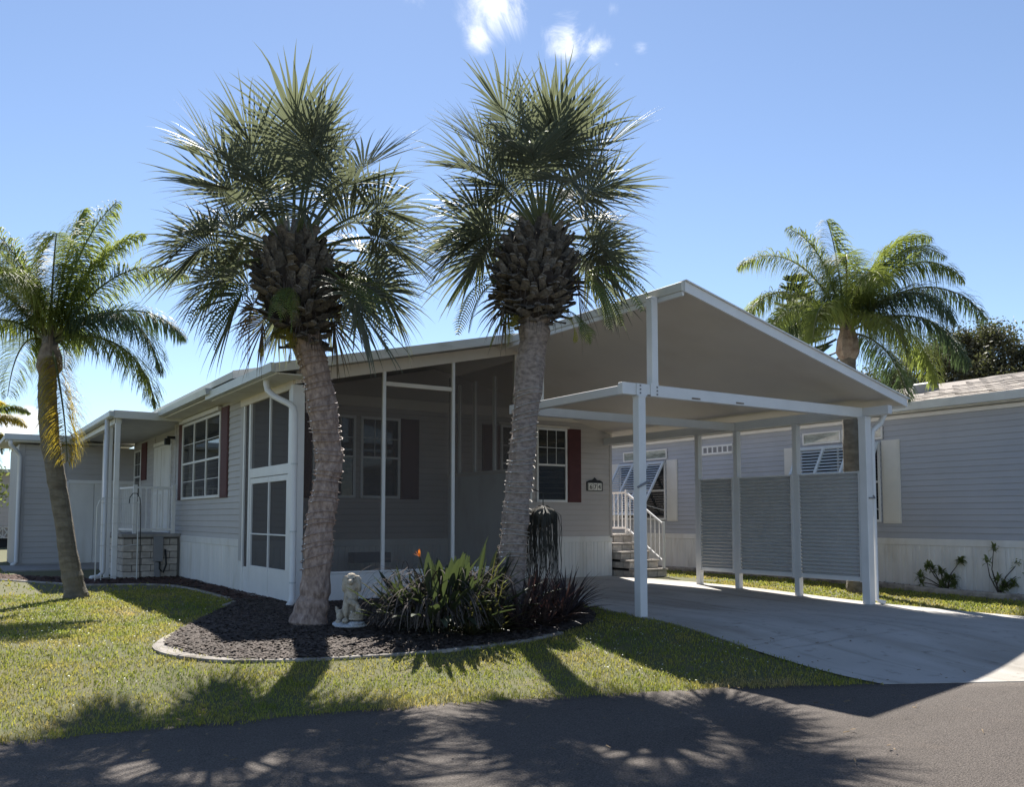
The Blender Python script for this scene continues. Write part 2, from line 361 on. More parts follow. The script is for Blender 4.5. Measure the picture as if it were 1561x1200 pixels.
# hairline crack across the slab: thin dark sunken filler following a jagged path
mb = MB(); pts = []
for x in np.arange(7.9, 10.9, .06): pts.append((x, 6.66 - .06*(x-7.8) + .05*noise.noise(V((x*2.3, 1, 0))) + .02*noise.noise(V((x*11, 5, 0)))))
for i in range(len(pts)-1):
    w = .004 + .008*abs(noise.noise(V((i*.7, 3, 3))))
    (xa, ya), (xb, yb) = pts[i], pts[i+1]
    mb.add([(xa, ya-w, gzf(xa, ya)+.017), (xb, yb-w, gzf(xb, yb)+.017), (xb, yb+w, gzf(xb, yb)+.017), (xa, ya+w, gzf(xa, ya)+.017)], [(0, 1, 2, 3)])
part('crack', mb, 'brick', dw)

# planting bed
BED = [(2.02, 9.75), (2.18, 9.3), (2.5, 8.95), (2.95, 8.74), (3.6, 8.6), (4.4, 8.42), (5.0, 8.34), (5.6, 8.34), (6.2, 8.46), (6.9, 8.75), (7.4, 9.3), (7.75, 10.0), (8.05, 10.8), (8.3, 12.95),
       (4.5, 12.95), (4.5, 20.8), (4.4, 20.2), (3.0, 20.2), (1.0, 23.5), (.6, 23.2), (1.14, 21.35), (2.43, 18.8), (3.4, 18.45), (3.91, 17.83), (4.0, 16.6), (3.98, 15.21), (3.88, 13.64), (3.3, 12.5), (2.9, 11.69), (2.32, 10.52)]
def inpoly(x, y, poly):
    x = np.asarray(x); y = np.asarray(y); r = np.zeros(x.shape, bool); n = len(poly)
    for i in range(n):
        x0, y0 = poly[i]; x1, y1 = poly[(i+1) % n]
        if y0 == y1: continue
        c = ((y0 > y) != (y1 > y)) & (x < (x1-x0)*(y-y0)/(y1-y0) + x0); r ^= c
    return r
def poly_sheet(name, poly, dz, m, step=.2):
    import bmesh
    bm = bmesh.new(); vs = []
    # dense outline
    for i in range(len(poly)):
        a, b = V((*poly[i], 0)), V((*poly[(i+1) % len(poly)], 0)); k = max(1, int((b-a).length/step))
        for j in range(k): vs.append(bm.verts.new(a + (b-a)*j/k))
    es = [bm.edges.new((vs[i], vs[(i+1) % len(vs)])) for i in range(len(vs))]
    bmesh.ops.triangle_fill(bm, edges=es, use_beauty=True)
    bmesh.ops.subdivide_edges(bm, edges=bm.edges[:], cuts=3, use_grid_fill=True)
    for v in bm.verts: v.co.z = gzf(v.co.x, v.co.y) + dz
    me = bpy.data.meshes.new(name); bm.to_mesh(me); bm.free(); me.materials.append(M[m])
    o = link(bpy.data.objects.new(name, me)); o['kind'] = 'structure'; return o
poly_sheet('planting_bed', BED, .016, 'mulchbase')
NBED = [(15.25, -4), (15.35, 4), (15.35, 14), (15.25, 28), (16, 28), (16, -4)]
poly_sheet('planting_bed', NBED, .016, 'mulchbase', .5)
def chips(name, n, poly, bounds, m, label, cat, big=1.0, dens=None):
    x = rng.uniform(bounds[0], bounds[1], n); y = rng.uniform(bounds[2], bounds[3], n)
    k = inpoly(x, y, poly); x, y = x[k], y[k]
    if dens is not None: k = rng.uniform(size=len(x)) < dens(x, y); x, y = x[k], y[k]
    n = len(x); z = gz(x, y) + .018 + rng.uniform(0, .02, n)
    a = rng.uniform(0, 2*PI, n); L = rng.uniform(.015, .05, n)*big; W = rng.uniform(.005, .014, n)*big; t = rng.uniform(-.35, .35, n); T = rng.uniform(-.5, .5, n)
    dx, dy, dzz = np.cos(a)*L, np.sin(a)*L, t*L; sx, sy, sz = -np.sin(a)*W, np.cos(a)*W, T*W
    P = np.stack([x, y, z], -1); D = np.stack([dx, dy, dzz], -1); Sd = np.stack([sx, sy, sz], -1); H = np.stack([0*x, 0*x, .006+0*x], -1)
    vs = np.stack([P-D-Sd, P+D-Sd, P+D+Sd, P-D+Sd, P-D*.8+H, P+D*.8+H], 1).reshape(-1, 3)
    b = np.arange(n)*6
    tri = np.array([[0, 1, 5], [0, 5, 4], [2, 3, 4], [2, 4, 5], [1, 2, 5], [3, 0, 4]])
    fs = (b[:, None, None] + tri[None]).reshape(-1, 3)
    me = np_mesh(name, vs, fs, m); o = link(bpy.data.objects.new(name, me)); tag(o, label, cat, kind='stuff'); return o
def np_mesh(name, vs, tris, m):
    me = bpy.data.meshes.new(name); me.vertices.add(len(vs)); me.vertices.foreach_set('co', np.ascontiguousarray(vs, np.float32).ravel())
    me.loops.add(tris.size); me.loops.foreach_set('vertex_index', np.ascontiguousarray(tris, np.int32).ravel())
    me.polygons.add(len(tris)); me.polygons.foreach_set('loop_start', np.arange(len(tris), dtype=np.int32)*3)
    me.update(calc_edges=True); me.materials.append(M[m]); return me
chips('mulch', 60000, BED, (1.9, 8.4, 8.3, 14), 'chip', 'dark brown shredded mulch covering the curved planting bed under the two big palms', 'mulch')
chips('mulch', 9000, BED, (.5, 4.6, 13.6, 23.5), 'chipred', 'reddish mulch strip running back along the white skirting of the grey home', 'mulch', 1.3)
chips('mulch', 9000, NBED, (15.2, 16, 4, 20), 'chipred', 'dark red mulch in the narrow bed along the neighbouring blue home', 'mulch', 1.3)

# concrete bed edging, poured in pieces
def edging(pts, root, width, h=.045, mname='curb', gap=.006, plen=.62, prof=None):
    P = [V((*p, 0)) for p in pts]; seg = []
    for i in range(len(P)-1):
        k = max(1, int((P[i+1]-P[i]).length/.1))
        for j in range(k): seg.append(P[i] + (P[i+1]-P[i])*j/k)
    seg.append(P[-1])
    # smooth
    for _ in range(4): seg = [seg[0]] + [(seg[i-1]+seg[i]*2+seg[i+1])/4 for i in range(1, len(seg)-1)] + [seg[-1]]
    tot = 0; cur = [seg[0]]; acc_ = 0
    def emit(c, s0):
        if len(c) < 2: return
        mb = MB(); n = len(c)
        for i, p in enumerate(c):
            t = (c[min(i+1, n-1)] - c[max(i-1, 0)]).normalized(); nrm = V((-t.y, t.x, 0))
            w = width(s0 + i*.1) if callable(width) else width
            e = .5 + .5*noise.noise(V((p.x*3, p.y*3, 2)))
            z = gzf(p.x, p.y)
            q = p + (t*gap*.5 if i == 0 else -t*gap*.5 if i == n-1 else V((0, 0, 0)))
            for a, hz in ((-.5, -.03), (-.5, h*.7), (-.36, h), (.36, h+.006*e), (.5, h*.7), (.5, -.03)):
                r = q + nrm*w*(a + .04*noise.noise(V((p.x*6, p.y*6, a*9)))); mb.v.append((r.x, r.y, z + hz))
        for i in range(n-1):
            for k in range(5): a = i*6+k; mb.f.append((a, a+1, a+7, a+6))
        mb.f += [tuple(range(6))[::-1], tuple(range((n-1)*6, n*6))]
        part('curb_piece', mb, mname, root)
    s0 = 0; d = 0; target = plen*random.uniform(.8, 1.2)
    for i in range(1, len(seg)):
        dd = (seg[i]-seg[i-1]).length; cur.append(seg[i]); d += dd
        if d >= target or i == len(seg)-1:
            emit(cur, s0); s0 += d; cur = [seg[i]]; d = 0; target = plen*random.uniform(.8, 1.2)
t = thing('bed_edging', 'pale concrete edging curving round the front of the mulch bed, broad at its left tip', 'garden edging', (4, 8.5, 0))
edging([(2.32, 10.45), (2.08, 9.95), (2.0, 9.6), (2.15, 9.3), (2.45, 8.98), (2.95, 8.76), (3.6, 8.6), (4.4, 8.42), (5.0, 8.34), (5.6, 8.34), (6.2, 8.46)], t, lambda s: .10 + .2*math.exp(-((s-1.0)/.6)**2), h=.022)
t = thing('bed_edging', 'narrow concrete edging between the lawn and the bed along the left side wall', 'garden edging', (3.9, 16, 0))
edging([(3.62, 13.3), (3.98, 13.9), (3.95, 15.3), (3.93, 16.6), (3.8, 17.8), (3.35, 18.45), (2.43, 18.8), (1.14, 21.35)], t, .11, h=.025)
t = thing('bed_edging', 'long low grey edging of the neighbouring bed, on the far side of the driveway', 'garden edging', (15.3, 9, 0))
edging([(15.22, 0), (15.32, 5), (15.32, 14), (15.25, 24)], t, .16, h=.1, plen=1.2)

# ------------------------------------------------------------------ grass
BUILT = [(4.45, 12.8, 12.9, 40), (16, -10, 40, 40)]
def grass(name, n, bounds, label, hmin, hmax, w0, extra=None):
    n0 = n; x = rng.uniform(bounds[0], bounds[1], n); y = rng.uniform(bounds[2], bounds[3], n)
    e = np.interp(x, ex, ey) - .03 - .035*np.sin(x*4.1) - .03*np.sin(x*9.7+1)
    # vision wedge of the camera, generous
    s, c = math.sin(rad(33.1)), math.cos(rad(33.1)); cx = x*c - y*s; cz = x*s + y*c
    k = (y > e - .04 + rng.uniform(-.05, .03, n)) & (np.abs(cx) < cz*.75 + 1.5)
    d = np.hypot(x, y); k &= rng.uniform(size=n) < np.clip((9.0/d)**1.6, .05, 1)
    patch = np.sin(x*2.2 + 1.7*np.sin(y*1.3)) * np.cos(y*1.9 + np.sin(x*1.1)); k &= rng.uniform(size=n) < .78 + .22*patch
    k &= ~inpoly(x, y, BED) & ~inpoly(x, y, NBED)
    dlx = np.interp(y, [2, 5.0, 8.7, 10.3, 12.9, 15.4], [7.6, 7.60, 7.70, 8.08, 8.5, 8.5])
    k &= ~((x > dlx + .035 + .03*np.sin(y*9) + rng.uniform(-.02, .02, n0)) & (x < 12.82) & (y < 15.4)) & ~((x > 4.45) & (y > 12.9) & (x < 13.7)) & ~(x > 15.22) & ~((x > 1.5) & (y > 20.2) & (x < 13))
    x, y = x[k], y[k]; n = len(x); d = np.hypot(x, y)
    z = gz(x, y) - .004; sc = np.clip(d/9, .9, 2.6)
    tuft = np.sin(x*7.3+np.sin(y*5.1)*2)*np.sin(y*6.7+np.sin(x*4.3)*2); h = rng.uniform(hmin, hmax, n)*(1+.35*tuft)*np.where(y < e[k] + .25, 1.35, 1); w = w0*rng.uniform(.6, 1.3, n)*sc
    a = rng.uniform(0, 2*PI, n); le = rng.uniform(.15, 1.2, n)*h; b = rng.uniform(0, 2*PI, n)
    P = np.stack([x, y, z], -1); W = np.stack([np.cos(a)*w, np.sin(a)*w, 0*x], -1)
    mid = P + np.stack([np.cos(b)*le*.35, np.sin(b)*le*.35, h*.62], -1); top = P + np.stack([np.cos(b)*le, np.sin(b)*le, h*rng.uniform(.75, 1, n)], -1)
    vs = np.stack([P-W, P+W, mid+W*.8, mid-W*.8, top], 1).reshape(-1, 3); bb = np.arange(n)*5
    tri = np.array([[0, 1, 2], [0, 2, 3], [3, 2, 4]]); fs = (bb[:, None, None] + tri[None]).reshape(-1, 3)
    o = link(bpy.data.objects.new(name, np_mesh(name, vs, fs, 'grass'))); tag(o, label, 'grass', kind='stuff')
def grass_mat():
    m = bpy.data.materials.new('grass_blade'); m.use_nodes = True; nt = m.node_tree; N = nt.nodes; L = nt.links
    b = N['Principled BSDF']; b.inputs['Roughness'].default_value = .5; b.inputs['Specular IOR Level'].default_value = .4
    t = N.new('ShaderNodeTexCoord')
    def nz(sc, det=2):
        n = N.new('ShaderNodeTexNoise'); n.inputs['Scale'].default_value = sc; n.inputs['Detail'].default_value = det; L.new(t.outputs['Object'], n.inputs['Vector']); return n.outputs['Fac']
    def ramp(src, stops):
        r = N.new('ShaderNodeValToRGB'); L.new(src, r.inputs[0]); e = r.color_ramp.elements
        while len(e) < len(stops): e.new(.5)
        for q, (p, c) in zip(e, stops): q.position = p; q.color = (*c, 1)
        return r.outputs[0]
    big = ramp(nz(1.1, 6), [(.30, (.16, .225, .045)), (.46, (.30, .33, .06)), (.58, (.38, .36, .085)), (.70, (.50, .40, .17))])
    fine = ramp(nz(45), [(.34, (.45, .5, .4)), (.5, (1, 1, 1)), (.66, (1.35, 1.2, 1.05))])
    mm = N.new('ShaderNodeMix'); mm.data_type = 'RGBA'; mm.blend_type = 'MULTIPLY'; mm.inputs['Factor'].default_value = 1; L.new(big, mm.inputs['A']); L.new(fine, mm.inputs['B'])
    dry = N.new('ShaderNodeMix'); dry.data_type = 'RGBA'; r = N.new('ShaderNodeMapRange'); r.inputs[1].default_value = .56; r.inputs[2].default_value = .66; L.new(nz(17, 3), r.inputs[0])
    mu = N.new('ShaderNodeMath'); mu.operation = 'MULTIPLY'; mu.inputs[1].default_value = .6; L.new(r.outputs[0], mu.inputs[0]); L.new(mu.outputs[0], dry.inputs['Factor'])
    L.new(mm.outputs['Result'], dry.inputs['A']); dry.inputs['B'].default_value = (.30, .22, .12, 1)
    L.new(dry.outputs['Result'], b.inputs['Base Color'])
    tr = N.new('ShaderNodeBsdfTranslucent'); L.new(dry.outputs['Result'], tr.inputs[0])
    ms = N.new('ShaderNodeMixShader'); ms.inputs[0].default_value = .5; L.new(b.outputs[0], ms.inputs[1]); L.new(tr.outputs[0], ms.inputs[2]); L.new(ms.outputs[0], N['Material Output'].inputs[0]); return m
M['grass'] = grass_mat()
grass('grass', 520000, (-4.5, 13, 2.5, 17), 'sunlit patchy green and straw coloured turf filling the front lawn down to the road', .018, .05, .0042)
grass('grass', 90000, (12.8, 15.3, 4, 26), 'bright green grass strip between the driveway and the neighbouring bed', .02, .05, .006)
grass('grass', 60000, (-6, 5, 17, 48), 'yellowish grass behind the leaning palm and beyond the storage room', .02, .06, .008)
# small pale clover flowers and dry bits glinting in the lawn
def flecks(n, cx, cy, r):
    vs = []; fs = []
    for i in range(n):
        a = random.uniform(0, 2*PI); q = r*math.sqrt(random.random()); x = cx + q*math.cos(a); y = cy + q*math.sin(a)*1.2
        if inpoly(np.array([x]), np.array([y]), BED)[0] or (x > 7.55): continue
        z = gzf(x, y) + random.uniform(.025, .045); s = random.uniform(.004, .009); o = len(vs)
        for k in range(5): vs.append((x + s*math.cos(k*2*PI/5), y + s*math.sin(k*2*PI/5), z + .3*s*math.sin(k+i)))
        vs.append((x, y, z+s*.6)); fs += [(o+k, o+(k+1) % 5, o+5) for k in range(5)]
    return vs, np.array(fs)
M['litter'] = mat('dry_litter', (.12, .08, .045), .9, col2=(.26, .19, .11), scale=20)
M['fleck'] = mat('clover_flower', (.55, .58, .5), .5)
V1, F1 = flecks(260, 7.0, 7.3, 1.3); V2, F2 = flecks(220, 2.2, 12.5, 2.4); F2 = F2 + len(V1); V3, F3 = flecks(90, .5, 10.5, 2.5); F3 = F3 + len(V1) + len(V2)
o = link(bpy.data.objects.new('clover', np_mesh('clover', np.array(V1+V2+V3), np.concatenate([F1, F2, F3]), 'fleck'))); tag(o, 'tiny pale clover flower heads scattered in the front lawn', 'clover', kind='stuff')

chips('leaf_litter', 420, [(-4, 3.5), (13, 2), (13, 6.5), (7.6, 7.4), (2, 13), (-4, 17)], (-4, 9, 3.4, 14), 'litter', 'small brown bits of fallen leaf scattered on the lawn and along the road edge', 'leaf litter', .55)
# ------------------------------------------------------------------ building helpers
def siding(root, fr, u0, u1, z0, z1, m, rows_h=.114, cut=None, name='siding_board'):
    n = int(round((z1-z0)/rows_h)); h = (z1-z0)/n
    for i in range(n):
        a = z0 + i*h; b = a + h
        mb = MB()
        spans = cut(a, b) if cut else [(u0, u1)]
        for (p, q) in spans:
            # beaded lap profile (v,w)
            prof = [(0, 0), (0, .015), (.010, .019), (h*.55, .0125), (h - .002, .006), (h - .002, 0)]
            mb.prism(prof, p, q, lambda v_, w_, u_: fr(u_, a + v_, w_))
        part(name, mb, m, root)
def skirting(root, fr, u0, u1, z0, z1, m='skirt', pw=.27, top=.13):
    mb = MB().bbox((u0, z1-top, 0), (u1, z1, .03), fr, .005); part('skirting_rail', mb, m, root)
    n = max(1, int(round((u1-u0)/pw))); w = (u1-u0)/n
    if callable(z0): zf = z0
    else: zf = lambda u: z0
    for i in range(n):
        a = u0 + i*w; b = a + w - .003; z = zf((a+b)/2)
        # ribbed panel: plan profile with V grooves
        prof = [(a, 0), (a, .012), (a+w*.06, .018), (a+w*.20, .018), (a+w*.23, .008), (a+w*.27, .008), (a+w*.30, .018), (a+w*.52, .018), (a+w*.55, .008), (a+w*.59, .008), (a+w*.62, .018), (b-w*.03, .018), (b, .012), (b, 0)]
        mb = MB().prism(prof, z, z1-top-.001, lambda u_, w_, v_: fr(u_, v_, w_)); part('skirting_panel', mb, m, root)
def window(root, fr, u0, u1, v0, v1, cols=1, muntins=(3, 2), glass='glass', blinds=False, sash=.5, trim='white', fw=.05, lower_grid=False, single_hung=True, head=0, double=False):
    W = part('window', MB().box((u0, v0, .0), (u1, v1, .012), fr), 'dark', root)
    f = MB()
    f.bbox((u0, v0, .012), (u0+fw, v1, .05), fr, .004).bbox((u1-fw, v0, .012), (u1, v1, .05), fr, .004)
    f.bbox((u0+fw, v1-fw, .012), (u1-fw, v1, .05), fr, .004).bbox((u0+fw, v0, .012), (u1-fw, v0+fw, .062), fr, .004)
    part('window_frame', f, trim, W)
    iw = (u1-u0-2*fw); g = iw/cols; vm = v0 + (v1-v0)*sash
    for c in range(cols):
        a = u0+fw+g*c; b = a+g
        if c: part('mullion', MB().bbox((a-.022, v0+fw, .012), (a+.022, v1-fw, .048), fr, .004), trim, W)
        a2 = a + (.022 if c else 0); b2 = b - (.022 if c < cols-1 else 0)
        part('meeting_rail', MB().bbox((a2, vm-.022, .02), (b2, vm+.022, .044), fr, .003), trim, W)
        part('pane', MB().box((a2, vm+.02, .024), (b2, v1-fw, .027), fr), glass, W)
        part('pane', MB().box((a2, v0+fw, .018), (b2, vm-.02, .021), fr), glass, W)
        mu = MB()
        for k in range(1, muntins[0]):
            x = a2 + (b2-a2)*k/muntins[0]; mu.box((x-.006, vm+.022, .0275), (x+.006, v1-fw, .031), fr)
            if lower_grid: mu.box((x-.006, v0+fw, .0215), (x+.006, vm-.022, .025), fr)
        for k in range(1, muntins[1]):
            z = vm + (v1-fw-vm)*k/muntins[1]; mu.box((a2, z-.006, .0313), (b2, z+.006, .034), fr)
            if lower_grid: z = v0 + (vm-v0)*k/muntins[1]; mu.box((a2, z-.006, .0253), (b2, z+.006, .028), fr)
        if mu.f: part('muntin_grid', mu, trim, W)
        if blinds:
            bl = MB(); k = a2+.02
            while k < b2-.02: bl.box((k, v0+fw+.01, .0125), (k+.035, v1-fw-.01, .0145), fr); k += .07
            part('vertical_blinds', bl, 'blind', W)
    return W
def shutter(root, fr, u0, u1, v0, v1, m='shutter', rails=3, name='shutter'):
    mb = MB().bbox((u0, v0, .016), (u1, v1, .034), fr, .004)
    s = part(name, mb, m, root); t = MB()
    e = .035; mid = (v0+v1)/2
    for a, b in ((v0+e, mid-e*.5), (mid+e*.5, v1-e)): t.bbox((u0+e, a, .034), (u1-e, b, .042), fr, .006)
    part('shutter_panel', t, m, s); return s

SLL, SLR = .219, .247          # roof slopes left and right of the ridge
RX = 8.2; RZ = 4.42            # ridge
# ------------------------------------------------------------------ manufactured home (grey)
home = thing('mobile_home', 'grey mobile home with maroon shutters and screened porch, behind the two tall palms', 'house', (8.5, 15.4, 0))
FY = 15.4; LX = 4.5; RXW = 12.72
fA = frA(0, FY, 0)             # u = world X
fB = frB(LX, 21.0, 0)          # u = 21 - Y
# core box of the house
core = MB()
core.box((LX+.002, FY+.002, .02), (RXW-.002, 21.0, 3.45)).box((5.0, 21.001, .02), (RXW-.002, 27.2, 3.45)); part('wall', core, 'siding_taupe', home)
mb = MB().prism([(LX, 3.45), (RXW, 3.45), (RX, 3.45+(RX-LX)*SLL)], FY+.002, 27.2, lambda a, b, w: (a, w, b)); part('gable_wall', mb, 'siding_taupe', home)
# front wall boards; the part behind the porch and under the carport
siding(home, fA, LX, RXW-.05, .90, 3.42, 'siding_taupe')
part('corner_trim', MB().bbox((RXW-.07, .86, 0), (RXW+.0, 3.42, .03), fA), 'siding_taupe', home)
part('wall_return', MB().box((RXW-.002, FY+.03, .0), (RXW+.02, 27.2, 3.45)), 'siding_taupe', home)
skirting(home, fA, LX+.02, RXW-.005, .0, .90, 'skirt', pw=.30)
# left wall
siding(home, fB, .15, 5.27, .90, 3.50, 'siding')
part('corner_trim', MB().bbox((5.27, .55, 0), (5.42, 3.50, .032), fB), 'siding', home)
part('corner_trim', MB().bbox((.0, .93, 0), (.15, 3.50, .03), fB), 'siding', home)
skirting(home, fB, .12, 5.42, lambda u: gzf(4.4, 21-u)-.02, .92, 'skirt', pw=.36)
# left window: three units, pale awning rail above, maroon shutters
wl = window(home, fB, .85, 3.97, 1.69, 3.34, cols=3, muntins=(1, 2), glass='glass', blinds=True, sash=.47, lower_grid=True, fw=.055)
part('window_hood', MB().bbox((.75, 3.36, .02), (3.98, 3.44, .10), fB, .01), 'white', home)
shutter(home, fB, .46, .84, 1.69, 3.38); shutter(home, fB, 3.98, 4.48, 1.68, 3.40)
# front windows and shutters
window(home, fA, 5.68, 6.52, 1.67, 3.22, muntins=(3, 2)); window(home, fA, 6.62, 7.44, 1.67, 3.22, muntins=(3, 2))
shutter(home, fA, 7.45, 7.85, 1.66, 3.22); shutter(home, fA, 5.27, 5.67, 1.66, 3.22)
window(home, fA, 9.74, 10.52, 1.64, 3.24, muntins=(3, 2)); window(home, fA, 10.64, 11.45, 1.64, 3.24, muntins=(3, 2))
part('window_hood', MB().bbox((9.66, 3.245, .0), (11.5, 3.29, .075), fA), 'tan', home)
shutter(home, fA, 9.30, 9.72, 1.64, 3.23); shutter(home, fA, 11.47, 11.84, 1.64, 3.25)
part('wall_plate', MB().bbox((LX, 3.40, .0), (RXW, 3.60, .05), fA), 'tan', home)
# main roof (rear of porch roof), eave overhang and fascia on the left
def roof_left(y0, y1, ztop_eave, x_eave, name):
    zr = ztop_eave + (RX-x_eave)*SLL
    mb = MB().prism([(x_eave, ztop_eave), (RX, zr), (RX, zr-.10), (x_eave, ztop_eave-.10)], y0, y1, lambda a, b, w: (a, w, b)); return mb
def roof_right(y0, y1, zr, x_eave, th=.10):
    ze = zr - (x_eave-RX)*SLR
    return MB().prism([(RX, zr), (x_eave, ze), (x_eave, ze-th), (RX, zr-th)], y0, y1, lambda a, b, w: (a, w, b))
part('roof', roof_left(14.62, 27.6, 3.73, 4.03, 'roof'), 'roofmetal', home)
part('fascia', MB().bbox((4.0, 14.6, 3.61), (4.028, 20.75, 3.73)), 'trimcream', home)
part('gutter', MB().prism([(3.88, 3.60), (3.90, 3.49), (4.02, 3.49), (4.03, 3.60)], 15.9, 20.75, lambda a, b, w: (a, w, b)), 'gutter', home)
part('soffit', MB().box((4.03, 14.66, 3.455), (LX+.02, 20.75, 3.485)), 'trimcream', home)
part('fascia', MB().prism([(4.0, 3.735), (RX, 3.735+(RX-4.0)*SLL), (RX, 3.60+(RX-4.0)*SLL), (4.0, 3.60)], 14.58, 14.61, lambda a, b, w: (a, w, b)), 'trimcream', home)
part('roof', roof_right(15.44, 27.6, 4.62, 13.0), 'roofmetal', home)
# ------------------------------------------------------------------ screened porch
PY = 12.9; PR = 8.5
# porch roof with eave fascia on the left and rake to the ridge
part('roof', MB().prism([(4.05, 3.545), (RX, 3.545+(RX-4.05)*SLL), (RX, 3.43+(RX-4.05)*SLL), (4.05, 3.43)], 12.47, 16.2, lambda a, b, w: (a, w, b)), 'roofmetal', home)
part('fascia', MB().prism([(4.02, 3.41), (4.02, 3.55), (RX+.03, 3.55+(RX-4.0)*SLL), (RX+.03, 3.405+(RX-4.0)*SLL)], 12.42, 12.465, lambda a, b, w: (a, w, b)), 'trimcream', home)
part('gutter', MB().prism([(3.95, 3.55), (3.96, 3.42), (4.045, 3.41), (4.045, 3.55)], 12.44, 16.2, lambda a, b, w: (a, w, b)), 'gutter', home)
part('soffit', MB().box((4.05, 12.47, 3.395), (4.55, 16.1, 3.415)), 'trimcream', home)
# front rake beam above the screen, tan
def rz(x): return 3.545 + (x-4.05)*SLL
BH = .19
part('beam', MB().prism([(LX-.02, rz(LX)-.12), (PR, rz(PR)-.13), (PR, rz(PR)-.13-BH), (LX-.02, rz(LX)-.12-BH)], PY-.04, PY+.06, lambda a, b, w: (a, w, b)), 'tan', home)
part('beam', MB().bbox((LX-.04, 12.96, 3.27), (LX+.05, 15.72, 3.40)), 'tan', home)
fP = frA(0, PY, 0)
for x in (5.945, 7.215): part('post', MB().bbox((x-.027, .46, -.03), (x+.027, rz(x)-.12-BH+.015, .035), fP, .004), 'white', home)
part('post', MB().bbox((4.43, .0, -.07), (4.62, rz(4.5)-.32, .045), fP, .006), 'white', home)
part('post', MB().bbox((PR-.045, .0, -.05), (PR+.045, rz(PR)-.32, .04), fP, .006), 'white', home)
part('crossbar', MB().bbox((5.975, 3.43, -.02), (7.185, 3.50, .025), fP, .004), 'tan', home)
# knee wall of white panels, bottom plate
for a, b in ((4.63, 5.93), (5.95, 7.2), (7.22, 8.45)): part('kick_panel', MB().bbox((a, .0, -.01), (b, .44, .02), fP, .004), 'white', home)
part('knee_rail', MB().bbox((4.62, .44, -.03), (8.46, .475, .034), fP, .004), 'white', home)
# screens
def sheet(fr, pts):
    vs = [fr(u, v, 0) for u, v in pts]; return MB().add(vs, [tuple(range(len(pts)))])
for a, b in ((4.62, 5.918), (5.972, 7.188), (7.242, 8.455)):
    part('screen', sheet(fP, [(a, .475), (b, .475), (b, rz(b)-.12-BH), (a, rz(a)-.12-BH)]), 'screen', home)
# right side of the porch (seen through the front screen)
fS = frB(PR, FY, 0)            # u = FY - Y
part('side_panel', MB().bbox((.05, .02, -.02), (2.42, 2.10, .02), fS, .004), 'skirt', home)
part('crossbar', MB().bbox((.05, 2.10, -.03), (2.42, 2.17, .03), fS, .004), 'tan', home)
for u in (.46, 1.05, 1.75): part('post', MB().bbox((u, 2.17, -.03), (u+.07, 3.9, .03), fS, .004), 'white', home)
part('screen', sheet(fS, [(.05, 2.17), (2.42, 2.17), (2.42, 4.1), (.05, 4.1)]), 'screen', home)
part('porch_floor', MB().box((4.62, 12.94, .0), (8.45, 15.36, .10)), 'cap', home)
part('bench', MB().box((5.0, 14.3, .10), (5.55, 15.0, .42)).box((6.2, 14.6, .5), (6.9, 14.9, .68)), 'greybox', home)
# left side: double screen door with transom
fD = frB(LX, 15.7, 0)          # u = 15.7 - Y
part('post', MB().bbox((.14, .0, -.04), (.24, .42, .03), fD, .004).bbox((.14, .42, -.04), (.22, 3.27, .03), fD, .004), 'white', home)
part('kick_panel', MB().bbox((.24, .0, -.01), (.50, .46, .02), fD, .004), 'white', home)
part('screen', sheet(fD, [(.22, .46), (.50, .46), (.50, 3.27), (.22, 3.27)]), 'screen2', home)
part('post', MB().bbox((.50, .0, -.04), (.60, 3.27, .035), fD, .004), 'white', home)
part('crossbar', MB().bbox((.60, 1.98, -.03), (2.62, 2.14, .032), fD, .004), 'white', home)
part('post', MB().bbox((1.60, 2.14, -.02), (1.645, 3.27, .03), fD, .004), 'white', home)
part('post', MB().bbox((2.56, .0, -.04), (2.70, 3.27, .034), fD, .004), 'white', home)
part('screen', sheet(fD, [(.60, 2.14), (2.62, 2.14), (2.62, 3.27), (.60, 3.27)]), 'screen2', home)
def door_frame(a, b):
    l, q = (.07, .018) if a < 1 else (.018, .07)
    return MB().bbox((a, .02, -.012), (a+l, 1.97, .028), fD, .003).bbox((b-q, .02, -.012), (b, 1.97, .028), fD, .003).bbox((a+l, 1.88, -.012), (b-q, 1.97, .028), fD, .003)
for a, b in ((.61, 1.605), (1.615, 2.555)):
    d = part('screen_door', MB().bbox((a, .02, -.012), (a+.07, 1.97, .028), fD, .004).bbox((b-.07, .02, -.012), (b, 1.97, .028), fD, .004).bbox((a+.07, 1.88, -.012), (b-.07, 1.97, .028), fD, .004) if False else door_frame(a, b), 'white', home)
    part('door_rail', MB().bbox((a+.02, 1.02, -.01), (b-.02, 1.045, .024), fD, .003), 'white', d)
    part('kick_panel', MB().bbox((a+.019, .02, -.01), (b-.019, .50, .02), fD, .004), 'white', d)
    part('screen', sheet(fD, [(a+.018, .5), (b-.018, .5), (b-.018, 1.88), (a+.018, 1.88)]), 'screen2', d)
part('threshold', MB().bbox((.0, -.02, -.01), (2.72, .03, .12), fD, .01), 'curb', home)
# downspout at the porch corner
def rect_tube(pts, w, d):
    return MB().tube([V(p) for p in pts], w, 10)
part('downspout', MB().tube([(4.13, 13.2, 3.46), (4.13, 13.2, 3.34), (4.14, 13.16, 3.24), (4.20, 13.04, 3.14), (4.34, 12.78, 3.01), (4.385, 12.70, 2.95), (4.40, 12.67, 2.85), (4.40, 12.66, .16), (4.38, 12.62, .06), (4.30, 12.52, .03)], [.048]*10, 10), 'white', home, smooth=True)
for z in (.35, 1.1, 2.1): part('downspout_strap', MB().tube([(4.40, 12.66, z-.012), (4.40, 12.66, z+.012)], .053, 10), 'gutter', home)
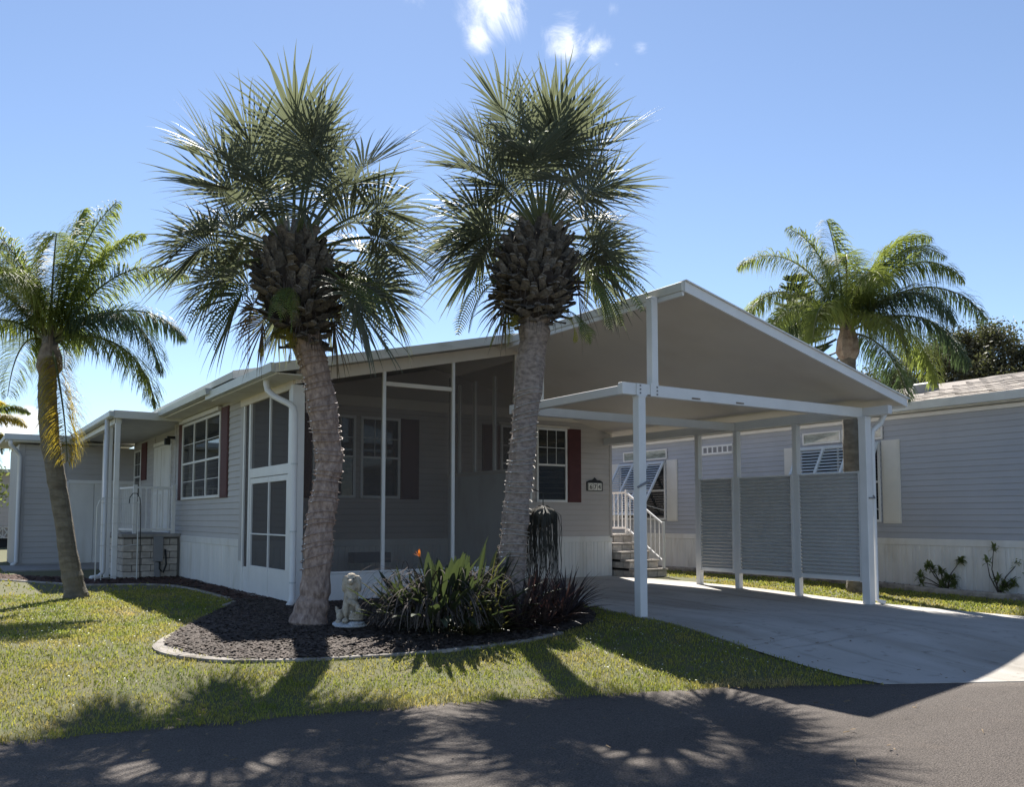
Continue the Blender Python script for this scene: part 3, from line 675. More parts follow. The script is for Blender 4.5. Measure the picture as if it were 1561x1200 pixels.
# wall lantern near the rear corner
part('wall_lantern', MB().bbox((.02, 3.10, .03), (.10, 3.16, .20), fB, .006).bbox((-.03, 2.96, .13), (.09, 3.11, .25), fB, .01), 'black', home)

# ------------------------------------------------------------------ rear entry section and storage room (left part of the picture)
RX2 = 4.7
fE = frB(RX2, 27.2, 0)
shed = thing('storage_room', 'grey sided storage room with wide white door panel, behind the leaning palm', 'shed', (2.8, 27.2, 0))
SY = 27.2
fSh = frA(0, SY, 0)
part('wall', MB().box((1.78, SY+.002, .0), (RX2+.1, 30.5, 3.3)), 'siding', shed)
siding(shed, fSh, 1.93, 2.93, .06, 3.30, 'siding', .15)
siding(shed, fSh, 3.02, RX2, 2.36, 3.30, 'siding', .15)
part('corner_trim', MB().bbox((1.78, .02, -.01), (1.93, 3.3, .03), fSh), 'siding', shed)
part('door_frame', MB().bbox((2.93, .0, 0), (3.02, 2.32, .05), fSh).bbox((3.02, 2.26, 0), (RX2, 2.36, .05), fSh), 'white', shed)
dp = part('door', MB().bbox((3.02, .05, 0), (3.66, 2.26, .03), fSh).bbox((3.67, .05, 0), (RX2, 2.26, .03), fSh), 'skirt', shed)
part('roof', MB().prism([(1.42, 3.42), (1.42, 3.52), (RX2+.3, 3.60), (RX2+.3, 3.50)], 26.75, 31, lambda a, b, w: (a, w, b)), 'roofmetal', shed)
part('fascia', MB().bbox((1.40, 26.70, 3.38), (3.3, 26.745, 3.54)), 'gutter', shed)
part('soffit', MB().box((1.45, 26.75, 3.34), (4.6, 27.2, 3.375)), 'trimcream', shed)
part('downspout', MB().tube([(1.55, 26.78, 3.40), (1.55, 26.80, 3.25), (1.74, 27.05, 3.08), (1.80, 27.1, 2.95), (1.80, 27.1, .12), (1.70, 26.95, .05)], .055, 8), 'white', shed, smooth=True)
part('slab', MB().box((1.4, 24.5, -.05), (4.7, 27.2, .03)), 'cap', shed)

entry = thing('entry_porch', 'covered side entrance with white posts and low flat roof, left of the three-part window', 'porch', (4, 22, 0))
part('wall', MB().box((RX2+.002, 21.0, .0), (RX2+.3, 27.19, 3.5)), 'siding', entry)
siding(entry, fE, .0, 2.95, .9, 3.42, 'siding'); siding(entry, fE, 4.95, 6.2, .9, 3.42, 'siding')
d = part('storm_door', MB().bbox((2.97, .93, 0), (4.93, 3.12, .04), fE), 'white', entry)
for a, b in ((3.03, 3.92), (3.98, 4.87)): part('door_panel', MB().bbox((a, .98, .04), (b, 1.9, .052), fE, .006).bbox((a, 1.98, .04), (b, 3.05, .052), fE, .006), 'skirt', d)
part('light_panel', MB().bbox((2.97, 3.13, 0), (4.93, 3.22, .06), fE), 'white', entry)
window(entry, fE, .25, 1.2, 1.7, 3.2, muntins=(2, 2), glass='glass')
shutter(entry, fE, 1.22, 1.95, 2.33, 3.36)
# low roof
part('roof', MB().box((3.06, 20.0, 3.43), (4.75, 26.9, 3.50)), 'roofmetal', entry)
part('fascia', MB().bbox((3.02, 19.94, 3.40), (4.5, 19.99, 3.57)), 'trimcream', entry)
part('gutter', MB().bbox((2.93, 19.94, 3.42), (3.055, 26.9, 3.56), None, .02), 'gutter', entry)
for x, y in ((3.13, 20.1), (3.12, 21.0), (3.45, 23.9)): part('post', MB().bbox((x-.05, y-.05, .0), (x+.05, y+.05, 3.42)), 'white', entry)
part('beam', MB().bbox((3.08, 20.06, 3.30), (3.2, 26.8, 3.42)), 'trimcream', entry)
part('downspout', MB().tube([(2.99, 20.55, 3.45), (2.99, 20.55, .15), (2.90, 20.45, .06), (2.72, 20.25, .05)], .05, 8), 'white', entry, smooth=True)

def brick_wall(root, fr, u0, u1, v0, v1, bw, bh, depth=.06, me=None, joint=.012, stagger=True, w0=0.0):
    mm = MB().bbox((0, 0, 0), (bw-joint, bh-joint, depth), lambda u, v, w: (u, v, w), .008)
    mesh = {}
    def getm(w):
        k = round(w, 3)
        if k not in mesh: mesh[k] = mk_mesh('brick', MB().bbox((0, 0, 0), (w, bh-joint, depth), None, .008), 'brick')
        return mesh[k]
    ax = V(fr(1, 0, 0)) - V(fr(0, 0, 0)); az = V(fr(0, 1, 0)) - V(fr(0, 0, 0)); aw = V(fr(0, 0, 1)) - V(fr(0, 0, 0))
    rows = int(round((v1-v0)/bh))
    for r in range(rows):
        u = u0 - (bw/2 if (r % 2 and stagger) else 0)
        while u < u1 - .02:
            a = max(u, u0); b = min(u+bw-joint, u1)
            if b-a > .03:
                p = V(fr(a, v0+r*bh, w0 + random.uniform(-.003, .004)))
                m4 = Matrix(((ax.x, az.x, aw.x, p.x), (ax.y, az.y, aw.y, p.y), (ax.z, az.z, aw.z, p.z), (0, 0, 0, 1)))
                piece('brick', getm(b-a), root, m4)
            u += bw
# landing: block base, slab, white railing
land = thing('brick_landing', 'grey block landing with slab top below the side entrance, beside the white skirting', 'landing', (3.9, 20.2, 0))
part('core', MB().box((3.34, 20.24, .0), (4.47, 23.0, .90)), 'mortar', land)
brick_wall(land, frA(0, 20.245, 0), 3.32, 4.42, .02, .86, .38, .14, .03)
brick_wall(land, frB(3.345, 23, 0), .0, 2.74, .02, .86, .38, .14, .03)
part('slab', MB().bbox((3.28, 20.17, .885), (4.48, 23.0, .96), None, .012), 'cap', land)
rail = thing('white_railing', 'white picket railing standing on the grey block landing at the side entrance', 'railing', (3.9, 20.3, .96))
def railing(root, p0, p1, h, nb, posts=(True, True), zb=.09, pr=.04, br=.014, m='white'):
    p0, p1 = V(p0), V(p1)
    d = p1-p0
    for q, on in ((p0, posts[0]), (p1, posts[1])):
        if on: part('post', MB().bbox((q.x-pr, q.y-pr, q.z), (q.x+pr, q.y+pr, q.z+h+.06), None, .006), m, root)
    for hz, nm in ((h, 'top_rail'), (zb, 'bottom_rail')):
        a = p0+V((0, 0, hz)); b = p1+V((0, 0, hz)); n = V((-d.y, d.x, 0)).normalized()*.022; u = V((0, 0, .022))
        part(nm, MB().add([a-n-u, a+n-u, a+n+u, a-n+u, b-n-u, b+n-u, b+n+u, b-n+u], [(0, 1, 2, 3), (7, 6, 5, 4), (0, 4, 5, 1), (1, 5, 6, 2), (2, 6, 7, 3), (3, 7, 4, 0)]), m, root)
    for i in range(nb):
        q = p0 + d*(i+1)/(nb+1)
        part('baluster', MB().box((q.x-br, q.y-br, q.z+zb+.02), (q.x+br, q.y+br, q.z+h-.02)), m, root)
railing(rail, (3.55, 20.32, .96), (4.34, 20.32, .96), 1.0, 6)
railing(rail, (3.40, 21.3, .96), (3.55, 20.42, .96), 1.0, 7, (True, False))
mt = thing('meter_box', 'dark grey electric box with conduit on the block wall of the landing', 'electric box', (4.0, 20.12, .5))
part('box', MB().bbox((3.92, 20.10, .36), (4.11, 20.21, .90), None, .01), 'greybox', mt)
part('conduit', MB().tube([(4.05, 20.15, .36), (4.05, 20.15, .2), (4.12, 20.12, .12), (4.18, 20.12, .3), (4.16, 20.15, .62)], .022, 6), 'black', mt, smooth=True)
part('lower_box', MB().bbox((3.95, 20.14, .02), (4.07, 20.21, .355), None, .01), 'greybox', mt)
tr = thing('wire_trellis', 'thin white wire arch frame standing in the bed beside the entrance posts', 'trellis', (3.2, 19.8, 0))
w = MB(); A0 = V((2.70, 19.55, 0)); B0 = V((3.52, 19.75, 0)); Z = V((0, 0, 1))
part('upright', MB().tube([A0, A0+Z*1.52, A0+Z*1.66+V((.05, 0, 0)), A0+Z*1.72+V((.16, .03, 0))], .012, 6), 'wire', tr)
part('upright', MB().tube([B0, B0+Z*1.75], .011, 6), 'wire', tr); part('upright', MB().tube([A0+V((.11, .02, 0)), A0+V((.11, .02, 1.7))], .009, 6), 'wire', tr)
for z in (.08, .75, 1.15, 1.62, 1.72): part('crossbar', MB().tube([A0+Z*z, (A0+B0)/2+Z*(z+.05*math.sin(z*7)), B0+Z*z], .007, 5), 'wire', tr)
single('garden_hook', MB().tube([(3.62, 19.95, 0), (3.60, 19.95, 1.55), (3.58, 19.95, 1.72), (3.52, 19.95, 1.82), (3.44, 19.95, 1.82), (3.38, 19.95, 1.73), (3.37, 19.95, 1.6)], .010, 6), 'black', 'slim black crook garden hook standing by the white picket railing', 'garden hook', (3.62, 19.95, 0), True)

# ------------------------------------------------------------------ carport
car = thing('carport', 'open carport with tall grey ceiling, white beams and slim white posts over the driveway', 'carport', (10.2, 8.85, 0))
CZ = 4.40
def cz(x): return CZ - (x-8.15)*SLR
# roof slab, underside and fascias
part('roof', MB().prism([(8.16, cz(8.16)-.005), (12.97, cz(12.97)-.005), (12.97, cz(12.97)-.09), (8.16, cz(8.16)-.09)], 8.34, FY+.3, lambda a, b, w: (a, w, b)), 'soffit', car)
part('rake_fascia', MB().prism([(8.13, cz(8.13)+.012), (13.0, cz(13.0)+.012), (13.0, cz(13.0)-.115), (8.13, cz(8.13)-.125)], 8.30, 8.335, lambda a, b, w: (a, w, b)), 'white', car)
part('rake_cap', MB().prism([(8.13, cz(8.13)+.030), (13.03, cz(13.03)+.030), (13.03, cz(13.03)+.014), (8.13, cz(8.13)+.014)], 8.27, 8.42, lambda a, b, w: (a, w, b)), 'white', car)
part('ridge_fascia', MB().bbox((8.10, 8.335, cz(8.13)-.11), (8.135, 13.0, cz(8.13)+.01), None, .004), 'trimcream', car)
part('ridge_trim', MB().bbox((8.115, 8.34, cz(8.13)-.175), (8.155, 13.0, cz(8.13)-.112), None, .004), 'white', car)
part('eave_gutter', MB().bbox((12.975, 8.34, cz(13)-.12), (13.06, FY+.3, cz(13)-.0), None, .006), 'white', car)
BZ0, BZ1 = 2.93, 3.09
part('front_beam', MB().bbox((7.47, 8.80, BZ0), (12.55, 8.90, BZ1)), 'white', car)
part('left_beam', MB().bbox((7.47, 8.905, BZ0), (7.57, 11.43, BZ1-.04)), 'postshade', car)
part('cross_beam', MB().bbox((7.47, 11.44, BZ0), (12.44, 11.54, BZ1-.02)), 'postshade', car)
part('eave_beam', MB().bbox((12.555, 8.34, BZ0+.02), (12.66, 8.9, BZ1)).bbox((12.45, 8.905, BZ0), (12.55, FY-.05, BZ1)), 'postshade', car)
part('king_post', MB().bbox((7.985, 8.79, BZ1), (8.095, 8.905, 4.30)), 'white', car)
part('post_plate', MB().bbox((7.95, 8.782, BZ0), (8.09, 8.798, BZ1+.02), None, .003), 'white', car)
part('post_plate', MB().bbox((7.70, 8.782, BZ0), (7.86, 8.798, BZ1-.002), None, .003), 'white', car)
part('side_post', MB().bbox((7.99, 11.45, BZ1-.02), (8.08, 11.53, 4.3)), 'white', car)
bol = MB()
for x in (7.76, 8.06):
    for z in (2.96, 3.01, 3.06): bol.bbox((x-.012, 8.772, z-.012), (x+.012, 8.783, z+.012), None, .003)
part('bolts', bol, 'greybox', car)
mk = MB()
for x, dz in ((8.72, .02), (9.6, .02), (7.9, -.0)): mk.box((x, 8.794, BZ0+dz), (x+.16, 8.7985, BZ0+dz+.022))
part('beam_slots', mk, 'sheath', car)
def cpost(x, y, top=BZ0, r=.05, m='white', name='post'):
    z = gzf(x, y)
    p = part(name, MB().bbox((x-r, y-r, z), (x+r, y+r, top), None, .006), m, car)
    part('bracket', MB().bbox((x-r-.004, y-r-.006, top-.03), (x+r+.004, y+r+.006, top-.005), None, .003), m, p); return p
cpost(7.78, 8.83, r=.062); cpost(12.5, 8.74, r=.07)
for y in (10.1, 11.46, 12.46): cpost(12.5, y, r=.052, m='postshade')
part('clip', MB().tube([(7.73, 8.78, 1.72), (7.66, 8.74, 1.70), (7.80, 8.74, 1.76), (7.9, 8.76, 1.79)], .016, 6), 'greybox', car)
part('clip', MB().tube([(12.46, 8.66, 1.62), (12.58, 8.64, 1.62), (12.6, 8.68, 1.66)], .014, 6), 'greybox', car)
part('downspout', MB().tube([(12.98, 8.72, 3.08), (12.97, 8.70, 2.98), (12.86, 8.70, 2.84), (12.68, 8.72, 2.72), (12.655, 8.72, 2.6), (12.655, 8.72, .0), (12.72, 8.6, -.06)], .045, 10), 'white', car, smooth=True)
# corrugated privacy panels between the right-hand posts
for (ya, yb, lab) in ((8.82, 10.03, 'nearest corrugated panel, beside the thick right post'), (10.17, 11.39, 'middle corrugated panel'), (11.53, 12.39, 'farthest and narrowest corrugated panel')):
    z0, z1 = .35, 2.03; prof = []; n = 56; nb = 27
    steps = nb*4
    mb = MB(); o = 0
    for i in range(steps+1):
        ph = 2*PI*i/4; z = z0 + (z1-z0)*i/steps; d = .030*math.sin(ph)
        mb.v += [(12.49+d, ya, z), (12.49+d, yb, z)]
    for i in range(steps): a = 2*i; mb.f.append((a, a+1, a+3, a+2))
    p = part('privacy_panel', mb, 'corr', car, label=lab)
    part('panel_rail', MB().bbox((12.46, ya, z1), (12.54, yb, z1+.025), None, .003), 'white', p); part('panel_rail', MB().bbox((12.46, ya, z0-.07), (12.54, yb, z0), None, .003), 'white', p)
    part('panel_channel', MB().bbox((12.44, ya-.03, z0-.08), (12.448, ya+.03, z1+.03), None, .003), 'postshade', p); part('panel_channel', MB().bbox((12.44, yb-.03, z0-.08), (12.448, yb+.03, z1+.03), None, .003), 'postshade', p)

# ------------------------------------------------------------------ right entrance steps
st = thing('brick_steps', 'grey block steps climbing to the side door at the back of the carport', 'steps', (13.15, 14.6, 0))
SX0, SX1 = 12.76, 13.6
rise, run = .185, .29
for i in range(5):
    y0 = 14.55 + i*run; z1 = rise*(i+1)
    if i == 4: y1 = 17.3
    else: y1 = 17.3
    part('core', MB().box((SX0+.03, y0+.03, z1-rise+.001), (SX1-.03, 17.3, z1-.04)), 'mortar', st)
    brick_wall(st, frA(0, y0+.032, 0), SX0, SX1, z1-rise+.004, z1-.04, .28, rise-.044, .03)
    brick_wall(st, frB(SX0+.032, 17.3, 0), 0, 17.3-y0, z1-rise+.004, z1-.04, .28, rise-.044, .03)
    part('tread', MB().bbox((SX0-.015, y0-.02, z1-.042), (SX1+.015, y0+run+.02 if i < 4 else 17.3, z1), None, .008), 'brick', st)
hr = thing('handrail', 'white metal handrail with thin balusters running down the side entrance steps', 'handrail', (13.6, 14.6, 0))
P0 = V((13.56, 14.62, rise)); P1 = V((13.56, 15.88, rise*5))
railing(hr, P0, P1, .97, 8, zb=.14, pr=.028, br=.010); railing(hr, P1, (13.56, 17.2, rise*5), .97, 8, (False, True), zb=.14, pr=.025, br=.010)
# house number sign
ns = thing('house_number_sign', 'small arched black framed plate with number 674 on the front wall', 'number sign', (12.2, FY-.03, 2.0))
part('frame', MB().prism([(11.99, 1.90), (12.44, 1.90), (12.44, 2.10), (12.36, 2.135), (12.28, 2.14), (12.215, 2.20), (12.15, 2.14), (12.07, 2.135), (11.99, 2.10)], .02, .04, lambda a, b, w: fA(a, b, w)), 'black', ns)
part('plate', MB().bbox((12.015, 1.915, .04), (12.415, 2.075, .048), fA, .003), 'numplate', ns)
def digit_text(ch, x, z, size, y):
    cu = bpy.data.curves.new('digit', 'FONT'); cu.body = ch; cu.size = size; cu.extrude = .003; cu.align_x = 'CENTER'
    ob = bpy.data.objects.new('digit', cu); COL.objects.link(ob); bpy.context.view_layer.update()
    me = bpy.data.meshes.new_from_object(ob.evaluated_get(bpy.context.evaluated_depsgraph_get())); bpy.data.objects.remove(ob)
    me.materials.clear(); me.materials.append(M['black'])
    piece('digit', me, ns, Matrix.Translation((x, y, z)) @ Matrix.Rotation(PI/2, 4, 'X'))
for i, ch in enumerate('674'): digit_text(ch, 12.095 + i*.12, 1.94, .15, FY-.052)
for i in range(4): part('divider', MB().box((12.03+i*.122, 1.92, .048), (12.036+i*.122, 2.07, .053), fA), 'black', ns)

# ------------------------------------------------------------------ neighbouring home
nb = thing('mobile_home', 'long blue-grey mobile home with propped-open white louvre awnings beyond the carport', 'house', (16, 10, 0))
NX = 16.0
fN = frB(NX, 30, 0)      # u = 30 - Y
part('wall', MB().box((NX+.002, -6, .0), (NX+8, 30, 3.28)), 'siding_blue', nb)
siding(nb, fN, 0, 36, .90, 3.27, 'siding_blue', .113)
skirting(nb, fN, 0, 36, -.10, .90, 'skirt', pw=.30)
part('frieze', MB().bbox((0, 3.27, .0), (36, 3.35, .05), fN), 'white', nb)
part('soffit', MB().box((NX-.28, -6.2, 3.36), (NX+.1, 30, 3.39)), 'trimcream', nb)
part('gutter', MB().prism([(NX-.40, 3.53), (NX-.385, 3.38), (NX-.285, 3.38), (NX-.28, 3.53)], -6.2, 30, lambda a, b, w: (a, w, b)), 'gutter', nb)
part('roof', MB().prism([(NX-.28, 3.50), (NX+3.9, 4.50), (NX+8.3, 3.45), (NX+8.3, 3.36), (NX-.28, 3.40)], -6.2, 30, lambda a, b, w: (a, w, b)), 'shingle', nb)
# shingles on the part of the slope that shows
sme = [mk_mesh('shingle', MB().bbox((0, 0, 0), (.50, .30+.0*k, .016+.006*k), None, .004), 'shingle') for k in range(3)]
sl = 1.0/4.18; ang = math.atan(sl); cnt = 0
for c in range(15):
    for k in range(20):
        y = 4.2 + k*.325 + (c % 2)*.16; x = NX-.30 + c*.27
        z = 3.502 + (x-NX+.28)*sl
        m4 = Matrix.Translation((x, y + .30, z)) @ Matrix.Rotation(-ang + .03, 4, 'Y') @ Matrix.Rotation(0, 4, 'Z') @ Matrix.Scale(1, 4)
        m4 = Matrix.Translation((x, y, z)) @ Matrix.Rotation(-ang + .035, 4, 'Y')
        piece('shingle', random.choice(sme), nb, m4)
part('roof_vent', MB().bbox((NX+1.9, 10.9, 4.0), (NX+2.3, 11.3, 4.25), None, .03), 'greybox', nb)
def bahama(y_far, y_near, v0, v1, out, sh=True, slats=20, tw=.06):
    u0, u1 = 30-y_far, 30-y_near
    W = window(nb, fN, u0, u1, v0, v1, cols=max(1, int((u1-u0)/.8)), muntins=(1, 1), glass='glassdark', sash=.5)
    # awning hinged at the head, propped out at the sill
    aw = part('louvre_awning', MB(), 'white', nb) if False else None
    a = MB(); H = v1-v0 - .05
    L = math.hypot(out, H*.94); vb = v1 - .02 - H*.94
    def q(u, s, off): # s 0..1 down the awning
        du = V((0, -(v1-.02-vb), out)); n = V((0, out, (v1-.02-vb))).normalized()
        p = V((u, v1-.02, .07)) + V((0, du.y*s, out*s)) + n*off
        return fN(p.x, p.y, p.z)
    def bar(u_a, u_b, s_a, s_b, t=.02):
        vs = [q(u_a, s_a, -t), q(u_b, s_a, -t), q(u_b, s_b, -t), q(u_a, s_b, -t), q(u_a, s_a, t), q(u_b, s_a, t), q(u_b, s_b, t), q(u_a, s_b, t)]
        return MB().add(vs, [(0, 3, 2, 1), (4, 5, 6, 7), (0, 1, 5, 4), (1, 2, 6, 5), (2, 3, 7, 6), (3, 0, 4, 7)])
    n = 3; fr_ = MB(); e = tw/ (u1-u0)
    A = part('louvre_awning', bar(u0, u1, 0, .035, .022), 'louver', nb)
    part('awning_rail', bar(u0, u1, .965, 1, .022), 'louver', A)
    for k in range(n+1):
        uu = u0 + (u1-u0-tw)*k/n; part('awning_stile', bar(uu, uu+tw, .035, .965, .021), 'louver', A)
    for k in range(slats):
        s = .045 + .915*k/slats; ds = .915/slats
        vs = [q(u0+tw, s, -.020), q(u1-tw, s, -.020), q(u1-tw, s+ds*.86, .019), q(u0+tw, s+ds*.86, .019)]
        vs2 = [q(u0+tw, s, -.024), q(u1-tw, s, -.024), q(u1-tw, s+ds*.86, .015), q(u0+tw, s+ds*.86, .015)]
        part('louvre', MB().add(vs+vs2, [(0, 1, 2, 3), (7, 6, 5, 4), (0, 4, 5, 1), (1, 5, 6, 2), (2, 6, 7, 3), (3, 7, 4, 0)]), 'louver', A)
    for uu in (u0+.04, u1-.04):
        a_ = V(fN(uu, v0+.25, .05)); b_ = V(q(uu, .8, 0)); part('prop_rod', MB().tube([a_, b_], .010, 5), 'white', A)
    shutter(nb, fN, u1+.04, u1+.44, v0-.03, v1+.02, 'shutterw', name='shutter'); shutter(nb, fN, u0-.44, u0-.04, v0-.03, v1+.02, 'shutterw', name='shutter')
def transom(y_far, y_near, v0, v1, n=2, pane='glass'):
    u0, u1 = 30-y_far, 30-y_near
    for k in range(n):
        a = u0 + (u1-u0)*k/n + (.02 if k else 0); b = u0 + (u1-u0)*(k+1)/n
        W = part('transom_window', MB().box((a, v0, 0), (b, v1, .02), fN), 'dark', nb)
        part('window_frame', MB().bbox((a, v0, .02), (b, v0+.035, .05), fN, .004).bbox((a, v1-.035, .02), (b, v1, .05), fN, .004).bbox((a, v0+.035, .02), (a+.035, v1-.035, .05), fN, .004).bbox((b-.035, v0+.035, .02), (b, v1-.035, .05), fN, .004), 'white', W)
        part('pane', MB().box((a+.035, v0+.035, .02), (b-.035, v1-.035, .026), fN), 'glass_sky_painted', W)
M['glass_sky_painted'] = mat('glass_painted_reflection', (.30, .33, .30), .05, spec=1.0, var=.5, scale=3, stretch=(1, 1, 3))  # sky reflection painted as a pale mottled base colour on the panes
bahama(12.80, 10.83, 1.22, 2.85, .86); transom(12.72, 10.75, 2.90, 3.16)
bahama(18.95, 17.12, 1.25, 2.80, .86); transom(18.8, 17.05, 2.85, 3.12)
part('attic_vent', MB().bbox((30-15.85, 2.86, 0), (30-14.78, 3.09, .045), fN), 'white', nb)
vb_ = MB()
for k in range(6): vb_.box((30-15.72+k*.165, 2.91, .045), (30-15.72+k*.165+.11, 3.04, .05), fN)
part('vent_openings', vb_, 'greybox', nb)

# ------------------------------------------------------------------ palms
CR = V((math.cos(rad(33.1)), -math.sin(rad(33.1)), 0)); CF = V((math.sin(rad(33.1)), math.cos(rad(33.1)), 0))      # picture right / picture depth, on the ground
def azc(deg):     # azimuth measured in the picture plane: 0 = right, 90 = away
    v = CR*math.cos(rad(deg)) + CF*math.sin(rad(deg)); return math.atan2(v.y, v.x)
def catmull(pts, n):
    P = [V(p) for p in pts]; P = [P[0]*2-P[1]] + P + [P[-1]*2-P[-2]]; out = []
    m = len(P)-3
    for i in range(n):
        t = i/(n-1)*m; k = min(int(t), m-1); u = t-k; a, b, c, d = P[k:k+4]
        out.append(.5*((2*b) + (c-a)*u + (2*a-5*b+4*c-d)*u*u + (3*b-a-3*c+d)*u**3))
    return out
def interp(xs_, ys_, x): return float(np.interp(x, xs_, ys_))
def sabal_frond(origin, az, el, plen, blen, roll, droop, rnd):
    """petiole ribbon + costapalmate blade of drooping pointed segments"""
    d = V((math.cos(az)*math.cos(el), math.sin(az)*math.cos(el), math.sin(el)))
    p = V(origin) + V((math.cos(az), math.sin(az), 0))*.10; pts = [p.copy()]; T = d.copy(); n = 8
    for i in range(n):
        T = (T + V((0, 0, -1))*droop*.05*(1+i*.15)*max(.15, math.cos(el))).normalized(); p = p + T*plen/n; pts.append(p.copy())
    pet = MB().tube(pts, [.024 - .012*i/n for i in range(n+1)], 4)
    side = T.cross(V((0, 0, 1)))
    if side.length < .1: side = V((math.sin(az), -math.cos(az), 0))
    side.normalize(); side = (side*math.cos(roll) + side.cross(T)*math.sin(roll)).normalized()
    cost = [p.copy()]; Ts = [T.copy()]; m = 7; cl = .38*blen
    for i in range(m):
        T = (T + V((0, 0, -1))*.075*droop*(1+i*.25)).normalized(); p = p + T*cl/m; cost.append(p.copy()); Ts.append(T.copy())
    mb = MB(); NS = 36
    for j in range(NS):
        a = (j+.5)/NS*2-1; ang = a*rad(104); s = (1-abs(a))**.9; q = s*m; k = min(int(q), m-1); u = q-k
        o = cost[k].lerp(cost[k+1], u); t = Ts[k].lerp(Ts[k+1], u).normalized()
        sd_ = (side - t*side.dot(t)).normalized(); nrm = sd_.cross(t)
        if nrm.z < 0: nrm = -nrm
        dr_ = (t*math.cos(ang) + sd_*math.sin(ang) + nrm*(.38*abs(math.sin(ang)) + rnd.uniform(-.11, .11))).normalized()
        L = blen*(1.0 - .30*abs(a)**2)*rnd.uniform(.72, 1.08); perp = dr_.cross(nrm).normalized()
        P = []; W = []; Sd = []; Fo = []; g = droop*rnd.uniform(.45, 1.6)
        curl = rnd.uniform(-.10, .10); xx = o.copy(); D = dr_.copy(); K = 7
        fl = 1 if j % 2 else -1
        for i in range(K+1):
            s_ = i/K; P.append(xx.copy()); W.append(.040*blen/.9*(.35 + 1.6*s_ if s_ < .38 else max(.02, .96*(1-((s_-.38)/.62)**1.15)))); Sd.append(perp); Fo.append(nrm*fl*.5)
            D = (D + V((0, 0, -1))*.10*g*(s_**1.8)*3.0/K*4.2 + perp*curl*s_).normalized(); xx = xx + D*L/K
        mb.strip(P, Sd, W, Fo)
    return pet, mb
def boot_mesh(seed):
    r = random.Random(seed); mb = MB(); ss = [0, .3, .62, .86, 1.0]
    for i, s in enumerate(ss):
        w = .085*(1-.45*s)*(1.0); t = .028*(1-.55*s); x = .24*s; z = .10*s*s*(1 if seed % 2 else 1.3)
        for a in ((-1, 0), (-.7, 1), (0, 1.25), (.7, 1), (1, 0), (0, -.6)):
            mb.v.append((x + (.02*abs(a[0]) if i == 4 else 0), a[0]*w, z + a[1]*t - .35*abs(a[0])**2*t))
    for i in range(4):
        for k in range(6): a = i*6+k; b = i*6+(k+1) % 6; mb.f.append((a, b, b+6, a+6))
    mb.f += [tuple(range(6)), tuple(range(24, 30))[::-1]]
    return mk_mesh('boot', mb, 'boot', False)
boots = [boot_mesh(k) for k in range(4)]
